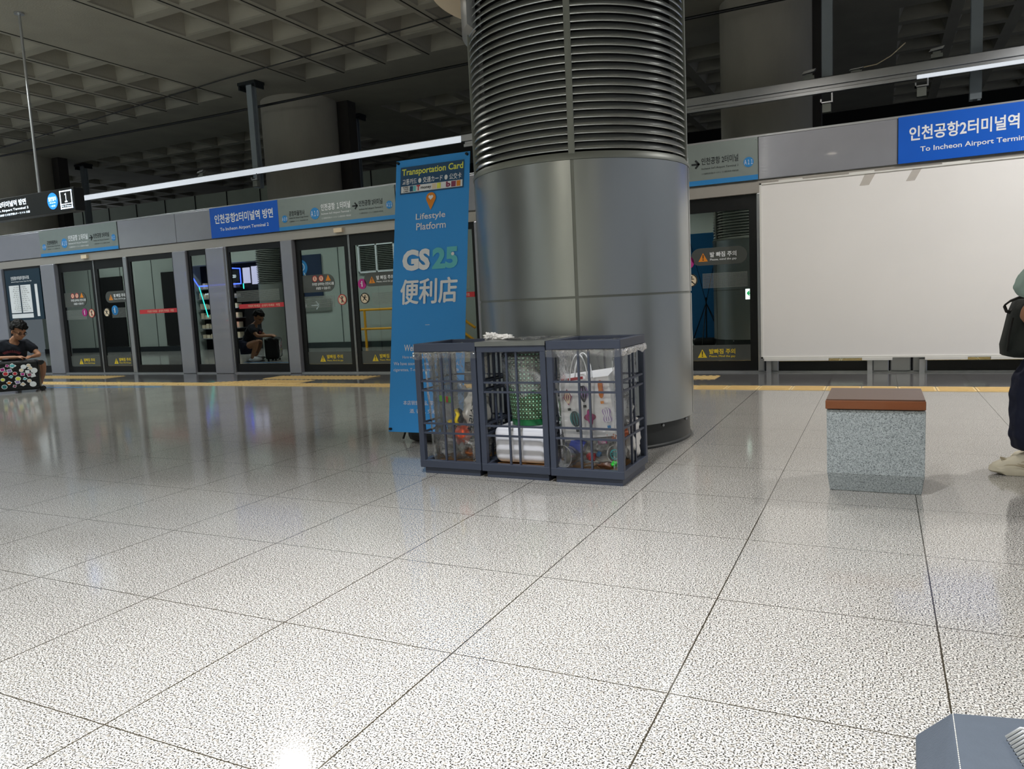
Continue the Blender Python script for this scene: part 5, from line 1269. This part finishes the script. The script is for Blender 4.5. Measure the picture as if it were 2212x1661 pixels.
sh = [[(1.965, 2.70, 1.10, .08), grow(che, .03), grow(bel, .035), (2.08, 2.70, .58, .155)], [grow(che, .03), grow(sh1, .05), (1.785, 2.52, 1.0, .12), (1.705, 2.52, .90, .112), (1.685, 2.52, .835, .118)], [grow(che, .03), grow(sh2, .03), (1.84, 2.89, .94, .085), (1.75, 2.9, .865, .085)]]
fuse('t_shirt', [skin_mesh(sh)], [], M['mint'], pb_, .010, 5, 'pale mint cotton T-shirt', .006)
tr = [[(2.08, 2.70, .53, .15), (1.88, 2.60, .54, .115), (1.70, 2.585, .505, .105), (1.69, 2.59, .40, .095), (1.69, 2.60, .27, .088), (1.70, 2.61, .16, .085), (1.705, 2.615, .115, .085)], [(2.08, 2.70, .53, .15), (1.88, 2.82, .54, .11), (1.74, 2.85, .505, .095), (1.80, 2.855, .30, .085), (1.83, 2.86, .14, .075)]]
fuse('trousers', [skin_mesh(tr)], [], M['navy'], pb_, .009, 4, 'navy trousers with loose creases', .010)
def sneaker(ax, ay, an):
    """toe towards -X"""
    R_ = Matrix.Translation((ax, ay, 0)) @ Matrix.Rotation(an, 4, 'Z')
    prof = [(-.192, .040, .020, .018), (-.180, .056, .032, .032), (-.15, .070, .043, .046), (-.10, .088, .049, .066), (-.05, .112, .047, .092), (.0, .130, .043, .10), (.05, .128, .040, .09), (.085, .09, .032, .06)]
    bm = BM(); rings = []
    for x, top, wd, _ in prof:
        rings.append([bm.verts.new(R_ @ Vector((x, wd*math.cos(t), .022+max(0, math.sin(t))*(top-.022)+min(0, math.sin(t))*.004))) for t in [2*PI*i/20 for i in range(20)]])
    for a, b in zip(rings, rings[1:]):
        for i in range(20): bm.faces.new((a[i], b[i], b[(i+1) % 20], a[(i+1) % 20]))
    bm.faces.new(rings[0]); bm.faces.new(rings[-1][::-1]); bmesh.ops.recalc_face_normals(bm, faces=bm.faces); bmesh.ops.subdivide_edges(bm, edges=bm.edges[:], cuts=1, use_grid_fill=True)
    up = link('shoe', bm, M['shoe'], pb_, 'all', 'chunky cream sneaker')
    WL[up.name] = WL[pb_.name]
    bm = BM(); n = 28; A, B, C_ = [], [], []
    for i in range(n):
        t = 2*PI*i/n; x = -.052+.143*math.copysign(abs(math.cos(t))**.7, math.cos(t)); wd = (.052 if x < .0 else .045)*math.copysign(abs(math.sin(t))**.75, math.sin(t)); k = .006*math.sin(9*t)
        A.append(bm.verts.new(R_ @ Vector((x, wd*.94, 0.001+(.012 if x < -.15 else 0))))); B.append(bm.verts.new(R_ @ Vector((x*1.03, wd*1.05, .020)))); C_.append(bm.verts.new(R_ @ Vector((x, wd*.98, .036+k+(.006 if x > .03 else 0)))))
    for P_, Q in ((A, B), (B, C_)):
        for i in range(n): bm.faces.new((P_[i], P_[(i+1) % n], Q[(i+1) % n], Q[i]))
    bm.faces.new(A[::-1]); bm.faces.new(C_)
    link('shoe_sole', bm, M['shoe'], up, 'auto')
    bm = BM()
    for sd in (-1, 1):
        for k in range(3):
            pts = []
            for j in range(9):
                x = -.15+.215*j/8; ph = j*.9+k*1.2; z = .045+.014*k+.007*math.sin(ph)+(.018 if x > -.03 else 0)*(k/2)
                top = .04+.075*max(0, min(1, (x+.17)/.17)); wd = .047 if x < 0 else .041
                q = max(-1, min(1, (z-.022)/(top-.018))); pts.append(R_ @ Vector((x, sd*wd*math.sqrt(max(.05, 1-q*q))+sd*.001, z)))
            tube(bm, pts, .0045, 6)
    link('shoe_overlay', bm, M['grime'], up, True)
    bm = BM()
    for k in range(5):
        x = -.11+.02*k; z = .066+.0095*k; tube(bm, [R_ @ Vector((x, -.022, z)), R_ @ Vector((x+.008, 0, z+.012)), R_ @ Vector((x, .022, z))], .003, 6)
    link('shoe_laces', bm, M['white'], up, True)
sneaker(1.735, 2.61, .06); sneaker(1.86, 2.865, -.05)
# backpack on the lap
bk = thing('backpack', 'black-green backpack held on the lap of the person at right', 'backpack', (1.68, 2.72, .55))
bm = BM()
rings = []
for z, x0, x1, y0, y1 in ((.565, 1.625, 1.76, 2.62, 2.82), (.575, 1.59, 1.79, 2.58, 2.85), (.62, 1.588, 1.81, 2.575, 2.86), (.70, 1.605, 1.82, 2.59, 2.85), (.78, 1.622, 1.83, 2.60, 2.84), (.84, 1.64, 1.83, 2.63, 2.82), (.865, 1.69, 1.80, 2.67, 2.78)):
    r_ = []
    for i in range(24):
        t = 2*PI*i/24; c, s = math.cos(t), math.sin(t); k = (abs(c)**4+abs(s)**4)**-.25
        r_.append(bm.verts.new(((x0+x1)/2+(x1-x0)/2*c*k+.006*noise.noise(Vector((i, z*20, 0))), (y0+y1)/2+(y1-y0)/2*s*k, z)))
    rings.append(r_)
for a, b in zip(rings, rings[1:]):
    for i in range(24): bm.faces.new((a[i], a[(i+1) % 24], b[(i+1) % 24], b[i]))
bm.faces.new(rings[0][::-1]); bm.faces.new(rings[-1]); link('pack_body', bm, M['bag'], bk, 'all')
bm = BM()
def ribbon(bm, pts, wd, th=.013):
    P_ = [Vector(p) for p in pts]
    prev = None
    for i, p in enumerate(P_):
        r_ = [bm.verts.new(p+Vector((0, q*wd/2, 0))+o_) for q in (-1, 1) for o_ in (Vector((0, 0, 0)), Vector((th*.5, 0, th)))]
        if prev:
            for a, b in ((0, 1), (1, 3), (3, 2), (2, 0)): bm.faces.new((prev[a], prev[b], r_[b], r_[a]))
        else: bm.faces.new((r_[0], r_[2], r_[3], r_[1]))
        prev = r_
    bm.faces.new((prev[0], prev[1], prev[3], prev[2]))
ribbon(bm, [(1.70, 2.60, .85), (1.64, 2.60, .848), (1.605, 2.60, .832), (1.582, 2.60, .812), (1.592, 2.60, .785), (1.607, 2.60, .778), (1.612, 2.60, .79)], .035)
link('grab_strap', bm, M['strap'], bk, 'all')
bm = BM(); tube(bm, [(1.60, 2.585, .60), (1.606, 2.578, .68), (1.62, 2.585, .76)], .005, 6); link('zip_seam', bm, M['strap'], bk, True)

# ---- grey travel bag at the bottom right corner
gb = thing('travel_bag', 'grey fabric travel bag on the floor at the bottom right corner', 'bag', (1.45, -.35, 0))
bm = BM(); B_ = [(1.125, -.005), (1.75, .20), (1.75, -.75), (1.10, -.75)]; T_ = [(1.185, -.055), (1.70, .05), (1.70, -.70), (1.175, -.70)]
a = [bm.verts.new((*p, .0)) for p in B_]; a2 = [bm.verts.new((*p, .012)) for p in B_]; b = [bm.verts.new((*p, .1)) for p in T_]
bm.faces.new(a[::-1]); bm.faces.new(b)
for P_, Q in ((a, a2), (a2, b)):
    for i in range(4): bm.faces.new((P_[i], P_[(i+1) % 4], Q[(i+1) % 4], Q[i]))
bmesh.ops.recalc_face_normals(bm, faces=bm.faces); link('bag_body', bm, M['greybag'], gb, bevel=.004)
bm = BM(); p0, p1 = Vector((1.185, -.06, .1022)), Vector((1.176, -.70, .1022)); 
for k in range(100):
    p = p0.lerp(p1, k/100); q = p0.lerp(p1, (k+.6)/100); box(bm, p.x+.001, p.x+.0025, q.y, p.y, .1012, .1028)
link('edge_stitching', bm, M['thread'], gb)
bm = BM()
for k in range(9): tube(bm, [(1.268+.002*k, -.125-.011*k, .106), (1.29+.002*k, -.125-.011*k, .128), (1.32, -.125-.011*k, .13), (1.345, -.125-.011*k, .106)], .0035, 8)
link('ribbed_grip', bm, M['alu'], gb, True, label='shiny ribbed metal grip')
